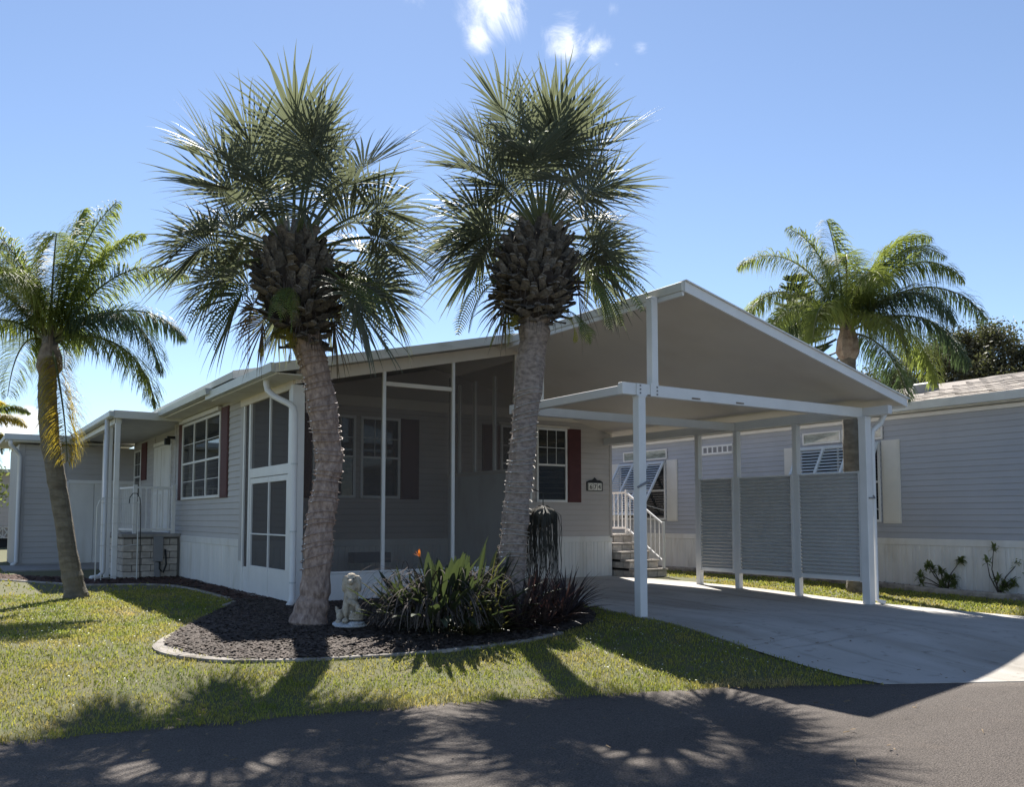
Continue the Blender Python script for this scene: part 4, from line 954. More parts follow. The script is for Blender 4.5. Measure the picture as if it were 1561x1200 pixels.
def sabal(loc, path, rads, prof, crown, nf, seed, label, tmat, plen, blen, top):
    rnd = random.Random(seed)
    root = thing('sabal_palm', label, 'palm tree', loc, 'tall sabal palms in the mulch bed')
    pts = catmull(path, 46); zs = [p[2] for p in path]
    mb = MB().tube(pts, [interp(zs, rads, p.z)*(1+.05*math.sin(p.z*31)+.04*math.sin(p.z*53+seed)) for p in pts], 26, wob=.17, seed=seed)
    part('trunk', mb, tmat, root, smooth=False)
    # fibrous core of old leaf bases
    pz = [p[2] for p in prof]; px_ = [p[0] for p in prof]; pr_ = [p[1] for p in prof]
    y = loc[1]; cp = [V((interp(pz, px_, z), y, z)) for z in np.linspace(pz[0], pz[-1], 14)]
    part('fibre_core', MB().tube(cp, [max(.05, interp(pz, pr_, c.z)-.10) for c in cp], 18, wob=.25, seed=seed+3), 'fibre', root)
    z = pz[0]+.02; row = 0
    while z < pz[-1] - .02:
        r = interp(pz, pr_, z); cx = interp(pz, px_, z); n = max(6, int(2*PI*r/.125))
        for k in range(n):
            a = 2*PI*(k + .5*(row % 2))/n + rnd.uniform(-.09, .09)
            fr_ = (z-pz[0])/(pz[-1]-pz[0]); tilt = rad(-38 + 62*fr_ + rnd.uniform(-24, 24))
            rr = max(.06, r - .17)
            m4 = Matrix.Translation((cx + rr*math.cos(a), y + rr*math.sin(a), z + rnd.uniform(-.02, .02))) @ Matrix.Rotation(a + rnd.uniform(-.18, .18), 4, 'Z') @ Matrix.Rotation(-tilt, 4, 'Y') @ Matrix.Rotation(rnd.uniform(-.5, .5), 4, 'X') @ Matrix.Diagonal((rnd.uniform(.5, 1.0), rnd.uniform(.6, 1.05), rnd.uniform(.7, 1.5), 1))
            piece('boot', boots[rnd.randrange(4)], root, m4)
        z += .088; row += 1
    fb = MB()
    for k in range(420):
        z = rnd.uniform(pz[0], pz[-1]-.1); a = rnd.uniform(0, 2*PI); r = interp(pz, pr_, z)*rnd.uniform(.8, 1.0); cx = interp(pz, px_, z)
        p = V((cx + r*math.cos(a), y + r*math.sin(a), z)); o_ = V((math.cos(a), math.sin(a), 0)); L = rnd.uniform(.06, .22)
        fb.strip([p, p + o_*L*.35 + V((0, 0, -.2*L)), p + o_*L*.4 + V((rnd.uniform(-.03, .03), 0, -L))], [V((-math.sin(a), math.cos(a), 0))]*3, [.012, .008, .002])
    part('loose_fibre', fb, 'dry', root, kind='stuff')
    # fronds: golden-angle spiral from the upright spears to the hanging old leaves
    for k in range(3):
        az = azc((150, 20, 215)[k] if seed == 11 else (200, -15, 160)[k]); pet, bl_ = sabal_frond(V(crown) + V((0, 0, -.35)), az, rad(-18), plen*.55, blen*.75, rnd.uniform(-.5, .5), 2.2, rnd)
        f = part('dead_frond', bl_, 'frondold', root); part('petiole', pet, 'frondold', f)
    for i in range(nf):
        t = (i+.5)/nf; az = i*2.39996 + rnd.uniform(-.15, .15)
        el = rad(80 - (72 if seed == 11 else 62)*t**.82 + rnd.uniform(-9, 9))
        dcam = (math.cos(az)*-CF.x + math.sin(az)*-CF.y)
        if t > .62 and dcam > .45: az += 1.25 if (math.cos(az)*CR.x + math.sin(az)*CR.y) > 0 else -1.25
        sidew = abs(math.cos(az)*CR.x + math.sin(az)*CR.y)
        if t > .8 and sidew > .6: el -= rad(20 if seed == 11 else 8)*rnd.random()
        pl = plen*(1.12 - .30*t)*rnd.choice((.62, .8, 1.0, 1.08))*rnd.uniform(.94, 1.06); bl = blen*rnd.uniform(.82, 1.15)*(1 if t > .12 else .85)
        o = V(crown) + V((0, 0, top*(1-t) - .15*t))
        pet, bl_ = sabal_frond(o, az, el, pl, bl, rnd.uniform(-.6, .6), .5 + (.75 if seed == 11 else .6)*t, rnd)
        f = part('frond', bl_, 'frond', root); part('petiole', pet, 'petiole', f)
    return root
sabal((3.78, 10.29, 0), [(3.78, 10.29, -.05), (3.80, 10.29, .15), (3.86, 10.29, .43), (3.885, 10.29, .82), (3.91, 10.29, 1.22), (3.975, 10.29, 1.62), (4.02, 10.29, 2.03), (3.955, 10.29, 2.43), (3.888, 10.29, 2.83), (3.785, 10.29, 3.23), (3.70, 10.29, 3.5), (3.62, 10.29, 3.9)],
      [.235, .205, .18, .175, .165, .155, .16, .175, .168, .165, .175, .2],
      [(3.70, .18, 3.42), (3.66, .30, 3.55), (3.62, .47, 3.85), (3.59, .53, 4.12), (3.57, .50, 4.35), (3.54, .40, 4.55), (3.53, .26, 4.70)],
      (3.52, 10.29, 4.56), 56, 11, 'left of the two tall fan palms, its reddish light-wrapped trunk bending twice', 'trunk1', .96, .90, .10)
sabal((5.98, 9.26, 0), [(5.97, 9.26, -.05), (5.99, 9.26, .3), (6.03, 9.26, .8), (6.09, 9.26, 1.25), (6.18, 9.26, 2.05), (6.235, 9.26, 2.55), (6.315, 9.26, 3.24), (6.385, 9.26, 3.76), (6.40, 9.26, 4.1)],
      [.22, .20, .17, .165, .16, .155, .17, .19, .2],
      [(6.39, .20, 3.80), (6.39, .38, 3.93), (6.39, .52, 4.15), (6.40, .56, 4.40), (6.42, .53, 4.62), (6.45, .44, 4.88), (6.48, .28, 5.06)],
      (6.50, 9.26, 5.02), 48, 23, 'right of the two tall fan palms, with a fat round cluster of leaf bases', 'trunk2', .90, .94, .24)

# string lights wound round both trunks
def wound(path, rads, z0, z1, turns, label, loc, seed, cord):
    rnd = random.Random(seed); pts = catmull(path, 90); zs = [p[2] for p in path]; zz = [p.z for p in pts]; xx = [p.x for p in pts]; y = path[0][1]
    t = thing('string_lights', label, 'string lights', loc, 'string lights round the palms'); P = []; B = []
    n = turns*18
    for i in range(n+1):
        a = 2*PI*i/18; z = z0 + (z1-z0)*i/n + .025*math.sin(i*.11+seed) + .035*math.sin(a*1.0+seed*.7+i*.013); r = interp(zs, rads, z)*1.09 + .008; cx = interp(zz, xx, z)
        P.append((cx + r*math.cos(a), y + r*math.sin(a), z))
        if i % 9 == 1: B.append((cx + (r+.014)*math.cos(a), y + (r+.014)*math.sin(a), z))
    part('cord', MB().tube(P, .0055, 5), cord, t, smooth=True)
    bm_ = MB().tube([(-.012, 0, 0), (-.006, 0, 0), (.004, 0, 0), (.011, 0, 0)], [.002, .006, .006, .002], 6); me = mk_mesh('bulb', bm_, 'bulb', True)
    for b in B: piece('bulb', me, t, Matrix.Translation(b) @ Matrix.Rotation(rnd.uniform(0, 6.28), 4, 'Z'))
p1 = [(3.78, 10.29, -.05), (3.80, 10.29, .15), (3.86, 10.29, .43), (3.885, 10.29, .82), (3.91, 10.29, 1.22), (3.975, 10.29, 1.62), (4.02, 10.29, 2.03), (3.955, 10.29, 2.43), (3.888, 10.29, 2.83), (3.785, 10.29, 3.23), (3.70, 10.29, 3.5)]
wound(p1, [.235, .205, .18, .175, .165, .155, .16, .175, .168, .165, .175], .68, 3.35, 30, 'clear string lights wound round the reddish trunk of the left fan palm', (3.8, 10.29, 0), 3, 'cordb')
p2 = [(5.97, 9.26, -.05), (5.99, 9.26, .3), (6.03, 9.26, .8), (6.09, 9.26, 1.25), (6.18, 9.26, 2.05), (6.235, 9.26, 2.55), (6.315, 9.26, 3.24)]
wound(p2, [.22, .20, .17, .165, .16, .155, .17], .62, 2.95, 25, 'clear string lights wound round the grey trunk of the right fan palm', (6.0, 9.26, 0), 5, 'cord')

# ferns growing out of the leaf bases
def fern(loc, specs, label, seed):
    rnd = random.Random(seed); t = thing('fern', label, 'fern', loc, 'ferns growing on the palm trunks')
    for (az, el, L, yel) in specs:
        d = V((math.cos(az)*math.cos(el), math.sin(az)*math.cos(el), math.sin(el))); p = V(loc); mb = MB(); n = 26; T = d.copy(); side0 = None
        pts = [p.copy()]
        for i in range(n):
            T = (T + V((0, 0, -1))*.085).normalized(); p = p + T*L/n; pts.append(p.copy())
            sd_ = T.cross(V((0.35*math.sin(az*3+1), .2, 1))).normalized()
            if side0 is not None and sd_.dot(side0) < 0: sd_ = -sd_
            side0 = sd_; s = (i+1)/n
            if s < .12: continue
            for q in (-1, 1):
                l = .17*math.sin(PI*min(1, s*.86+.10))**.7*rnd.uniform(.85, 1.1); dd = (sd_*q + T*.35 + V((0, 0, -.12))).normalized()
                m_ = p + dd*l*.5; e_ = p + (dd + V((0, 0, -.25))).normalized()*l
                mb.strip([p, m_, e_], [T, T, T], [.015, .016, .002])
        mb.tube(pts, .004, 4)
        part('fern_frond', mb, 'ferny' if yel else 'fern', t)
def off(base, r, f, z): return tuple(V(base) + CR*r + CF*f + V((0, 0, z)))
b1 = (3.6, 10.29, 4.15); b2 = (6.40, 9.26, 4.35)
fern(off(b1, -.42, -.30, -.12), [(azc(190), .5, 1.01, 0), (azc(215), .3, 1.08, 0), (azc(170), .1, 0.94, 0), (azc(235), 0, 1.01, 0), (azc(200), -.3, 0.94, 0)], 'dark fern hanging off the left side of the left fan palm', 1)
fern(off(b1, .44, -.28, -.10), [(azc(0), .7, 1.01, 0), (azc(-20), .4, 1.14, 0), (azc(20), .1, 1.08, 0), (azc(-40), .5, 0.94, 0), (azc(-10), -.2, 0.94, 0)], 'arching green fern on the right side of the left fan palm', 2)
fern(off(b1, .05, -.56, -.20), [(azc(-90), .1, 0.74, 0), (azc(-110), 0, 0.74, 0), (azc(-75), -.1, 0.80, 0)], 'short fern at the middle of the left palm leaf bases, facing the street', 3)
fern(off((3.68, 10.29, 3.55), -.12, -.15, .05), [(azc(200), .1, 0.56, 1), (azc(240), 0, 0.54, 1), (azc(-80), -.4, 0.54, 1)], 'small yellow fern below the leaf bases of the left fan palm', 4)
fern(off(b2, -.50, -.28, -.05), [(azc(190), .5, 0.80, 0), (azc(220), .1, 0.94, 0), (azc(170), -.1, 0.88, 1), (azc(200), -.4, 0.80, 0)], 'drooping fern on the left side of the right fan palm, over the roof edge', 5)
fern(off(b2, .52, -.26, -.02), [(azc(0), .8, 1.08, 0), (azc(-20), .5, 1.08, 0), (azc(25), .3, 0.94, 0), (azc(-45), .1, 0.88, 0), (azc(5), -.2, 0.80, 0)], 'arching fern on the right side of the right fan palm', 6)
fern(off((6.39, 9.26, 3.9), -.25, -.2, .0), [(azc(200), -.1, 0.60, 0), (azc(250), -.3, 0.56, 1)], 'small hanging fern at the lower left of the right palm leaf bases', 7)
fern(off((6.39, 9.26, 3.95), .36, -.2, .0), [(azc(-15), -.1, 0.60, 0), (azc(-60), -.3, 0.56, 1)], 'small hanging fern at the lower right of the right palm leaf bases', 8)

# queen palms
def queen_frond(o, az, el, L, bend, rnd, leaf=.5, dens=84, lw=.024):
    T = V((math.cos(az)*math.cos(el), math.sin(az)*math.cos(el), math.sin(el))); p = V(o); pts = [p.copy()]; mb = MB(); N_ = dens
    side = V((-math.sin(az), math.cos(az), 0))
    for i in range(N_):
        s = (i+1)/N_; T = (T + V((0, 0, -1))*bend*(.4+1.3*s)/N_*2.0).normalized(); p = p + T*L/N_; pts.append(p.copy())
        if s < .10: continue
        up = side.cross(T).normalized(); 
        for q in (-1, 1):
            for rep in range(3):
                l = leaf*(math.sin(PI*min(1, .10 + .88*s))**.55)*rnd.uniform(.75, 1.12); tw = rnd.uniform(-.55, .9)
                d = (side*q*1.0 + T*rnd.uniform(.35, .75) + up*tw).normalized(); K = 5; x = p.copy(); P = []; W = []; Sd = []
                g = rnd.uniform(.6, 1.2)
                pr = d.cross(V((0, 0, 1))); pr = pr.normalized() if pr.length > .05 else T
                for k in range(K+1):
                    u = k/K; P.append(x.copy()); W.append(lw*.78*(.5+u if u < .4 else max(.03, 1.0*(1-((u-.4)/.6)**1.4)))); Sd.append((pr*.8 + T*.5).normalized())
                    d = (d + V((0, 0, -1))*g*u*1.1).normalized(); x = x + d*l/K
                mb.strip(P, Sd, W)
    ra = MB().tube(pts[::3] + [pts[-1]], [.022*(1-.85*i/(len(pts)//3+1)) + .002 for i in range(len(pts[::3])+1)], 5)
    return mb, ra
def queen(loc, path, rads, crown, fronds, label, seed, leaf=.5, shz=.55, lw=.024, name='queen_palm', group='queen palms'):
    rnd = random.Random(seed); root = thing(name, label, 'palm tree', loc, group)
    pts = catmull(path, 40); zs = [p[2] for p in path]
    part('trunk', MB().tube(pts, [interp(zs, rads, p.z)*(1 + .035*math.sin(p.z*24)+.02*math.sin(p.z*41)) for p in pts], 20, wob=.08, seed=seed), 'trunkq', root)
    c = V(crown); r0 = rads[-1]
    part('leaf_sheath', MB().tube([c + V((0, 0, -shz)), c+V((0, 0, -shz*.75)), c+V((0, 0, -shz*.4)), c, c+V((0, 0, .3))], [r0*1.0, r0*1.45, r0*1.35, r0*.85, r0*.3], 14, wob=.3, seed=seed), 'sheath', root)
    me = boots[1]
    for k in range(22):
        a = k*2.4; z = -shz + .02 + k/22*shz*.9
        piece('boot', me, root, Matrix.Translation(c + V((r0*.7*math.cos(a), r0*.7*math.sin(a), z))) @ Matrix.Rotation(a, 4, 'Z') @ Matrix.Rotation(-rad(68), 4, 'Y') @ Matrix.Scale(.8, 4))
    for (az, el, L, bend, yel) in fronds:
        mb, ra = queen_frond(c + V((math.cos(az)*.05, math.sin(az)*.05, rnd.uniform(-.1, .12))), az, rad(el), L, bend, rnd, leaf, lw=lw)
        f = part('frond', mb, {0: 'queen', 1: 'queeny', 2: 'queenb'}[yel], root); part('rachis', ra, 'rachis', f)
    return root
queen((1.93, 15.97, 0), [(1.96, 15.97, -.1), (1.91, 15.97, .15), (1.81, 15.97, .66), (1.69, 15.97, 1.4), (1.57, 15.97, 2.05), (1.465, 15.97, 2.68), (1.415, 15.97, 3.3), (1.42, 15.97, 3.7)],
      [.21, .165, .145, .135, .14, .145, .14, .13], (1.42, 15.97, 4.15),
      [(azc(8), 64, 2.75, .95, 0), (azc(-12), 38, 2.6, 1.35, 2), (azc(-40), -58, 2.1, .55, 1), (azc(75), 82, 2.5, .6, 0), (azc(40), 75, 2.7, .8, 0), (azc(-5), 78, 2.6, .7, 0), (azc(175), 72, 2.6, .9, 0), (azc(172), 38, 2.3, 1.2, 0),
       (azc(160), 66, 2.3, .9, 0), (azc(200), 60, 2.3, .95, 2), (azc(-95), 60, 2.0, 1.15, 0), (azc(-120), 75, 2.1, .9, 0), (azc(-60), 70, 2.1, .9, 0), (azc(110), 45, 2.2, 1.1, 0), (azc(25), 50, 2.4, 1.0, 2), (azc(-8), 15, 2.4, 1.1, 0), (azc(140), 30, 2.1, 1.3, 0)],
      'slender leaning palm with feathery leaves on the lawn at the far left', 31, .64, .55, .024)
queen((14.1, 10.1, 0), [(14.1, 10.1, -.1), (14.08, 10.1, .2), (14.05, 10.1, 1.2), (14.04, 10.1, 2.4), (14.0, 10.1, 3.7), (14.0, 10.1, 4.3)],
      [.2, .16, .145, .145, .14, .14], (14.0, 10.1, 4.82),
      [(azc(165), 70, 2.7, 1.15, 0), (azc(180), 55, 2.5, 1.35, 0), (azc(170), 80, 2.3, .95, 0), (azc(5), 74, 2.7, 1.05, 0), (azc(-20), 66, 2.6, 1.3, 0), (azc(-110), 68, 2.2, 1.2, 0), (azc(-15), 30, 2.5, 1.2, 2), (azc(200), 38, 2.3, 1.3, 0), (azc(190), 20, 2.1, 1.3, 2), (azc(100), 82, 2.3, .6, 0), (azc(15), 66, 3.0, .95, 2), (azc(-5), 48, 2.9, 1.05, 2), (azc(10), 20, 2.4, 1.3, 0),
       (azc(-40), 45, 2.2, 1.2, 2), (azc(-90), 55, 2.0, 1.1, 0), (azc(-130), 40, 2.1, 1.3, 0), (azc(60), 60, 2.3, 1.1, 0), (azc(120), 50, 2.2, 1.1, 0), (azc(-70), 20, 1.8, 1.2, 0), (azc(150), 15, 2.0, 1.2, 0), (azc(30), 5, 2.2, 1.0, 2)],
      'feathery palm rising behind the right-hand corner of the carport roof', 41, .66, .6, .022)
queen((1.1, 40, 0), [(.9, 40, -.1), (.9, 40, 1.5), (.95, 40, 3.0), (1.0, 40, 3.9)], [.25, .2, .18, .17], (1.0, 40, 4.6),
      [(azc(a), e, 2.4, 1.0, y) for a, e, y in ((0, 50, 1), (30, 60, 0), (80, 70, 1), (150, 60, 0), (190, 45, 1), (-60, 40, 0), (-30, 20, 0), (-20, -20, 0), (10, 10, 1), (-100, 60, 0))],
      'small distant palm with yellow-tipped leaves above the far roof at the left edge', 51, .6, .6, .05)

# ------------------------------------------------------------------ bed plants
def leaf_strip(o, az, el, L, w, bend, K=7, shape=None, fold=.25, pet=0):
    T = V((math.cos(az)*math.cos(el), math.sin(az)*math.cos(el), math.sin(el))); x = V(o); P = []; W = []; Sd = []; Fo = []
    sd_ = V((-math.sin(az), math.cos(az), 0))
    for k in range(K+1):
        u = k/K; P.append(x.copy()); W.append(max(.002, w*(shape(u) if shape else (1-u**2)))); Sd.append(sd_); Fo.append(-sd_.cross(T)*fold*(-1))
        T = (T + V((0, 0, -1))*bend*(.3+u)/K).normalized(); x = x + T*L/K
    return P, Sd, W, Fo
def bop():
    rnd = random.Random(5)
    t = thing('bird_of_paradise', 'large dark clump of paddle-leaved plants with one orange flower, between the two palms', 'plant', (4.95, 9.3, 0))
    ctr = V((5.08, 9.25, 0))
    for i in range(230):
        az = rnd.uniform(0, 2*PI); r = rnd.uniform(0, .5); o = ctr + V((r*math.cos(az)*1.25, r*math.sin(az)*.8, 0)); a2 = az + rnd.uniform(-.5, .5)
        el = rad(rnd.uniform(30, 82)); L = rnd.uniform(.62, 1.05)*(.8 if math.cos(a2)*CR.x + math.sin(a2)*CR.y < -.3 else 1)
        def shp(u): return .12 if u < .52 else .12 + .88*math.sin(PI*min(1, (u-.52)/.47))**.75
        P, Sd, W, Fo = leaf_strip(o, a2, el, L, rnd.uniform(.055, .10), rnd.uniform(.3, 1.3), K=12, shape=shp, fold=.5)
        part('leaf', MB().strip(P, Sd, W, Fo), 'bop', t)
    mb = MB()
    for i in range(620):
        az = rnd.uniform(0, 2*PI); r = rnd.uniform(.1, .52); z = rnd.uniform(.08, .55); o = ctr + V((r*math.cos(az)*1.3, r*math.sin(az)*.85, z))
        P, Sd, W, Fo = leaf_strip(o, az + rnd.uniform(-.9, .9), rad(rnd.uniform(0, 60)), rnd.uniform(.4, .85), rnd.uniform(.010, .026), rnd.uniform(2.2, 4.2), K=7, shape=lambda u: 1-.6*u)
        for k, p in enumerate(P): p.z = max(p.z, .03 + .01*k)
        mb.strip(P, Sd, W, Fo)
    part('dry_leaves', mb, 'dry', t, kind='stuff')
    f = MB(); o = off((4.60, 8.98, .86), 0, 0, 0)
    part('flower_stalk', MB().tube([off(ctr, -.25, 0, .1), off(ctr, -.22, -.15, .6), o], .009, 5), 'stem', t)
    for k in range(5):
        P, Sd, W, Fo = leaf_strip(o, azc(180 - 25*k), rad(30+22*k), .09, .018, .2, K=4, shape=lambda u: math.sin(PI*min(.97, .15+u*.85))); f.strip(P, Sd, W, Fo)
    part('flower', f, 'orange', t)
bop()
M['bopsunlit'] = mat('bird_of_paradise_leaf_sunlit', (.05, .068, .032), .45, var=.15, trans=.3, transcol=(.35, .42, .1))  # lit copy of the leaf material, sunshine put in as lighter green
t = thing('bird_of_paradise', 'few bright paddle leaves, sunlight painted into their green, at the top of the dark clump', 'plant', (5.35, 9.25, 0))
for az_, el_, L_, w_ in ((20, 74, 1.12, .085), (5, 60, 1.1, .07), (-10, 48, 1.0, .07), (-15, 36, 1.0, .06), (12, 40, 1.1, .06)):
    P, Sd, W, Fo = leaf_strip((5.25, 9.2, .03), azc(az_), rad(el_), L_, w_, .5, K=12, shape=lambda u: .1 if u < .6 else .1+.9*math.sin(PI*min(1, (u-.6)/.39))**.8, fold=.4)
    part('leaf', MB().strip(P, Sd, W, Fo), 'bopsunlit', t)
def bromeliad(c, R, n, seed, label, m, flower=False, h=1.0):
    rnd = random.Random(seed); t = thing('bromeliad', label, 'plant', c, 'bromeliads at the foot of the right palm')
    for i in range(n):
        az = i*2.4 + rnd.uniform(-.3, .3); u = (i+.5)/n; el = rad(80 - 62*u + rnd.uniform(-8, 8))
        P, Sd, W, Fo = leaf_strip(V(c) + V((math.cos(az)*.02, math.sin(az)*.02, 0)), az, el, R*rnd.uniform(.85, 1.2), .046*h, .9, K=6, shape=lambda u: (1-u**1.6)*.95+.03, fold=.6)
        part('leaf', MB().strip(P, Sd, W, Fo), m, t)
    if flower:
        f = MB()
        for k in range(7): P, Sd, W, Fo = leaf_strip(V(c)+V((0, 0, R*.35)), k*.9, rad(40), .10, .03, .3, K=3); f.strip(P, Sd, W, Fo)
        part('flower', f, 'pink', t)
bl = [((5.45, 8.75, .0), .60, 'bromg', 0, 'greenish spiky rosette at the right foot of the dark paddle-leaved clump'),
      ((5.8, 8.72, .0), .62, 'brom', 0, 'dark red spiky rosette in front of the right palm trunk'),
      ((6.15, 8.75, .0), .60, 'brom', 1, 'dark red spiky rosette with a pinkish flower, right of the palm trunk'),
      ((6.5, 8.85, .0), .58, 'brom', 1, 'maroon spiky rosette with a pale flower near the end of the curved edging'),
      ((6.75, 9.15, .0), .58, 'brom', 0, 'maroon spiky rosette at the right end of the bed, nearest the driveway'),
      ((6.35, 9.35, .0), .66, 'brom', 0, 'tall dark rosette right behind the right palm trunk, under the hanging basket'),
      ((5.6, 9.2, .0), .72, 'bromg', 0, 'tall greenish rosette left of the right palm trunk'),
      ((7.1, 9.5, .0), .55, 'brom', 0, 'rearmost maroon rosette with leaves reaching over the driveway edge'),
      ((6.85, 9.9, .0), .62, 'brom', 0, 'dark spiky rosette in front of the white skirting'),
      ((5.15, 8.75, .0), .45, 'bromg', 0, 'low greenish rosette just behind the front edging')]
for i, (c, R, m, fl, lab) in enumerate(bl): bromeliad((c[0], c[1], gzf(c[0], c[1])+.02), R*1.08, 46, 60+i, lab, m, fl, 1.1)
# hanging basket with trailing stems, on a hook fixed to the right palm trunk
hp = thing('hanging_basket', 'straw lined basket of long dark trailing stems hanging just right of the right palm trunk', 'hanging plant', (6.47, 9.2, 1.45))
hc = V((6.47, 9.2, 1.30))
part('liner', MB().tube([hc+V((0, 0, -.12)), hc+V((0, 0, -.06)), hc+V((0, 0, .05)), hc+V((0, 0, .11)), hc+V((0, 0, .15))], [.05, .12, .16, .13, .05], 14, wob=.15), 'straw', hp, smooth=True)
part('hook', MB().tube([(6.20, 9.24, 1.62), (6.34, 9.22, 1.66), (6.47, 9.2, 1.62), (6.47, 9.2, 1.44)], .007, 5), 'black', hp)
rnd = random.Random(9)
tm = MB()
for i in range(150):
    a = rnd.uniform(0, 2*PI); r = rnd.uniform(.10, .18); x = hc + V((r*.3*math.cos(a), r*.3*math.sin(a), .16)); P = [x.copy()]; L = rnd.uniform(.45, 1.0); r2 = rnd.uniform(.0, .07)
    for k in range(1, 8):
        u = k/7; P.append(hc + V(((r + r2*math.sin(min(1, u*3)*PI/2))*math.cos(a + .3*u*math.sin(i)), (r+r2*math.sin(min(1, u*3)*PI/2))*math.sin(a+.3*u*math.sin(i)), .06 + .05*math.sin(min(1, u*4)*PI) - L*u**1.3)) + V((rnd.uniform(-.01, .01), rnd.uniform(-.01, .01), 0)))
    W = [.007]*7+[.002]; dd = V((math.cos(a+1.5), math.sin(a+1.5), 0)); tm.strip(P, [dd]*8, W); dd2 = V((math.cos(a), math.sin(a), 0)); tm.strip(P, [dd2]*8, W)
part('trailing_stems', tm, 'hang', hp, kind='stuff')

# ------------------------------------------------------------------ dog statue with basket
def ell(mb, c, r, rot=(0, 0, 0), n=14, m=9):
    R_ = Matrix.Rotation(rot[2], 3, 'Z') @ Matrix.Rotation(rot[1], 3, 'Y') @ Matrix.Rotation(rot[0], 3, 'X'); vs = []; fs = []
    for j in range(m+1):
        th = PI*j/m
        for i in range(n):
            ph = 2*PI*i/n; v = R_ @ V((r[0]*math.sin(th)*math.cos(ph), r[1]*math.sin(th)*math.sin(ph), r[2]*math.cos(th))); vs.append(V(c)+v)
    for j in range(m):
        for i in range(n): a = j*n+i; b = j*n+(i+1) % n; fs.append((a, b, b+n, a+n))
    mb.add(vs, fs)
sl_ = V((4.12, 9.78, 0.02)); stt = thing('dog_statue', 'weathered plaster statue of a sitting long-eared dog with a basket, standing in the mulch', 'statue', tuple(sl_))
def loc_(r, f, z): return sl_ + CR*r + CF*f + V((0, 0, z))
RZc = -rad(33.1)
def remeshed(name, mb, m, vox=.009, disp=.006):
    o = part(name, mb, m, stt, smooth=True); md = o.modifiers.new('r', 'REMESH'); md.mode = 'VOXEL'; md.voxel_size = vox; md.use_smooth_shade = True
    tx = bpy.data.textures.new('carving', 'CLOUDS'); tx.noise_scale = .022; d = o.modifiers.new('d', 'DISPLACE'); d.texture = tx; d.strength = disp; d.mid_level = .5
    return o
mb = MB()
def E(r, f, z, rx, ry, rz_, rot=(0, 0, 0)): ell(mb, loc_(r, f, z), (rx, ry, rz_), (rot[0], rot[1], rot[2] + RZc))
E(-.01, .02, .36, .088, .085, .14, (0, .08, 0))           # chest
E(-.02, .06, .20, .105, .11, .14)                          # haunch
E(.0, -.02, .47, .065, .065, .075)                         # neck
E(.0, -.02, .565, .068, .072, .070)                        # skull
E(.005, -.085, .535, .040, .060, .036)                     # muzzle
E(.005, -.135, .545, .017, .014, .012)                     # nose
E(-.028, -.075, .578, .014, .012, .012); E(.034, -.075, .578, .014, .012, .012)   # brows
E(-.082, -.015, .50, .030, .036, .095, (0, .14, 0)); E(.085, -.015, .50, .030, .036, .095, (0, -.14, 0))   # hanging ears
E(-.085, .0, .565, .022, .03, .045, (0, .5, 0)); E(.085, .0, .565, .022, .03, .045, (0, -.5, 0))
E(-.055, -.07, .24, .036, .038, .13, (.1, 0, 0)); E(-.055, -.10, .085, .038, .060, .030)       # left foreleg, paw
E(.03, -.07, .285, .085, .036, .036, (0, .5, 0)); E(.095, -.09, .21, .034, .036, .06)       # right foreleg bent over basket
E(-.135, .02, .13, .048, .08, .075); E(-.14, -.06, .075, .036, .06, .028)      # hind leg and foot
E(-.17, .10, .15, .028, .03, .09, (0, -.4, 0))                                  # tail
remeshed('body', mb, 'statue')
mb = MB()
E(.075, -.10, .135, .085, .075, .045); E(.075, -.10, .105, .092, .08, .018)
for k in range(9): a = k*.7; E(.075+.055*math.cos(a), -.10+.05*math.sin(a), .17+.008*(k % 3), .022, .022, .02)
remeshed('flower_basket', mb, 'statue', .008, .009)
mb = MB(); E(.0, -.05, .025, .20, .155, .032); E(-.135, -.03, .04, .085, .10, .036, (0, 0, .5)); E(.08, -.10, .06, .098, .088, .024); remeshed('plinth', mb, 'statuebase', .01, .003)
mb = MB()
for s_ in (-1, 1): ell(mb, loc_(s_*.030+.003, -.088, .566), (.009, .007, .009))
part('eyes', mb, 'black', stt, smooth=True)

# ------------------------------------------------------------------ shrubs by the neighbour
def shrub(c, stems, label, seed, lf=.11):
    rnd = random.Random(seed); t = thing('shrub', label, 'shrub', c, 'small leggy shrubs along the neighbouring home'); sb = MB(); lv = MB()
    for (r, f, z, n) in stems:
        e = V(c) + CR*r + CF*f + V((0, 0, z)); m_ = V(c).lerp(e, .5) + CR*(-.06*z/.6) + V((0, 0, .03)); sb.tube([V(c), m_, e], [.014, .010, .005], 5)
        for k in range(n*2):
            az = rnd.uniform(0, 2*PI); P, Sd, W, Fo = leaf_strip(e + V((rnd.uniform(-.03, .03), rnd.uniform(-.03, .03), rnd.uniform(-.06, .03))), az, rad(rnd.uniform(-20, 75)), lf*rnd.uniform(.7, 1.3), .034, 1.2, K=3, shape=lambda u: math.sin(PI*min(.96, .12+u*.85))); lv.strip(P, Sd, W, Fo)
    part('stems', sb, 'branch', t); part('leaves', lv, 'shrub', t)
shrub((15.72, 9.35, -.04), [(-.48, 0, .28, 20), (-.34, 0, .46, 26), (-.25, 0, .40, 22), (-.1, 0, .36, 26), (.0, 0, .25, 30), (.1, -.05, .12, 30), (.28, 0, .56, 40), (-.15, -.1, .15, 24), (.12, 0, .24, 20), (-.45, 0, .15, 14)], 'leggy green shrub against the white skirting, left of two', 3)
shrub((15.74, 8.40, -.05), [(-.2, 0, .60, 10), (-.07, 0, .82, 14), (-.02, 0, .28, 14), (.1, 0, .18, 26), (.25, 0, .2, 28), (.35, 0, .55, 30), (.4, 0, .38, 26), (.05, 0, .1, 22)], 'sparse bare-stemmed shrub at the right edge of the picture', 4)
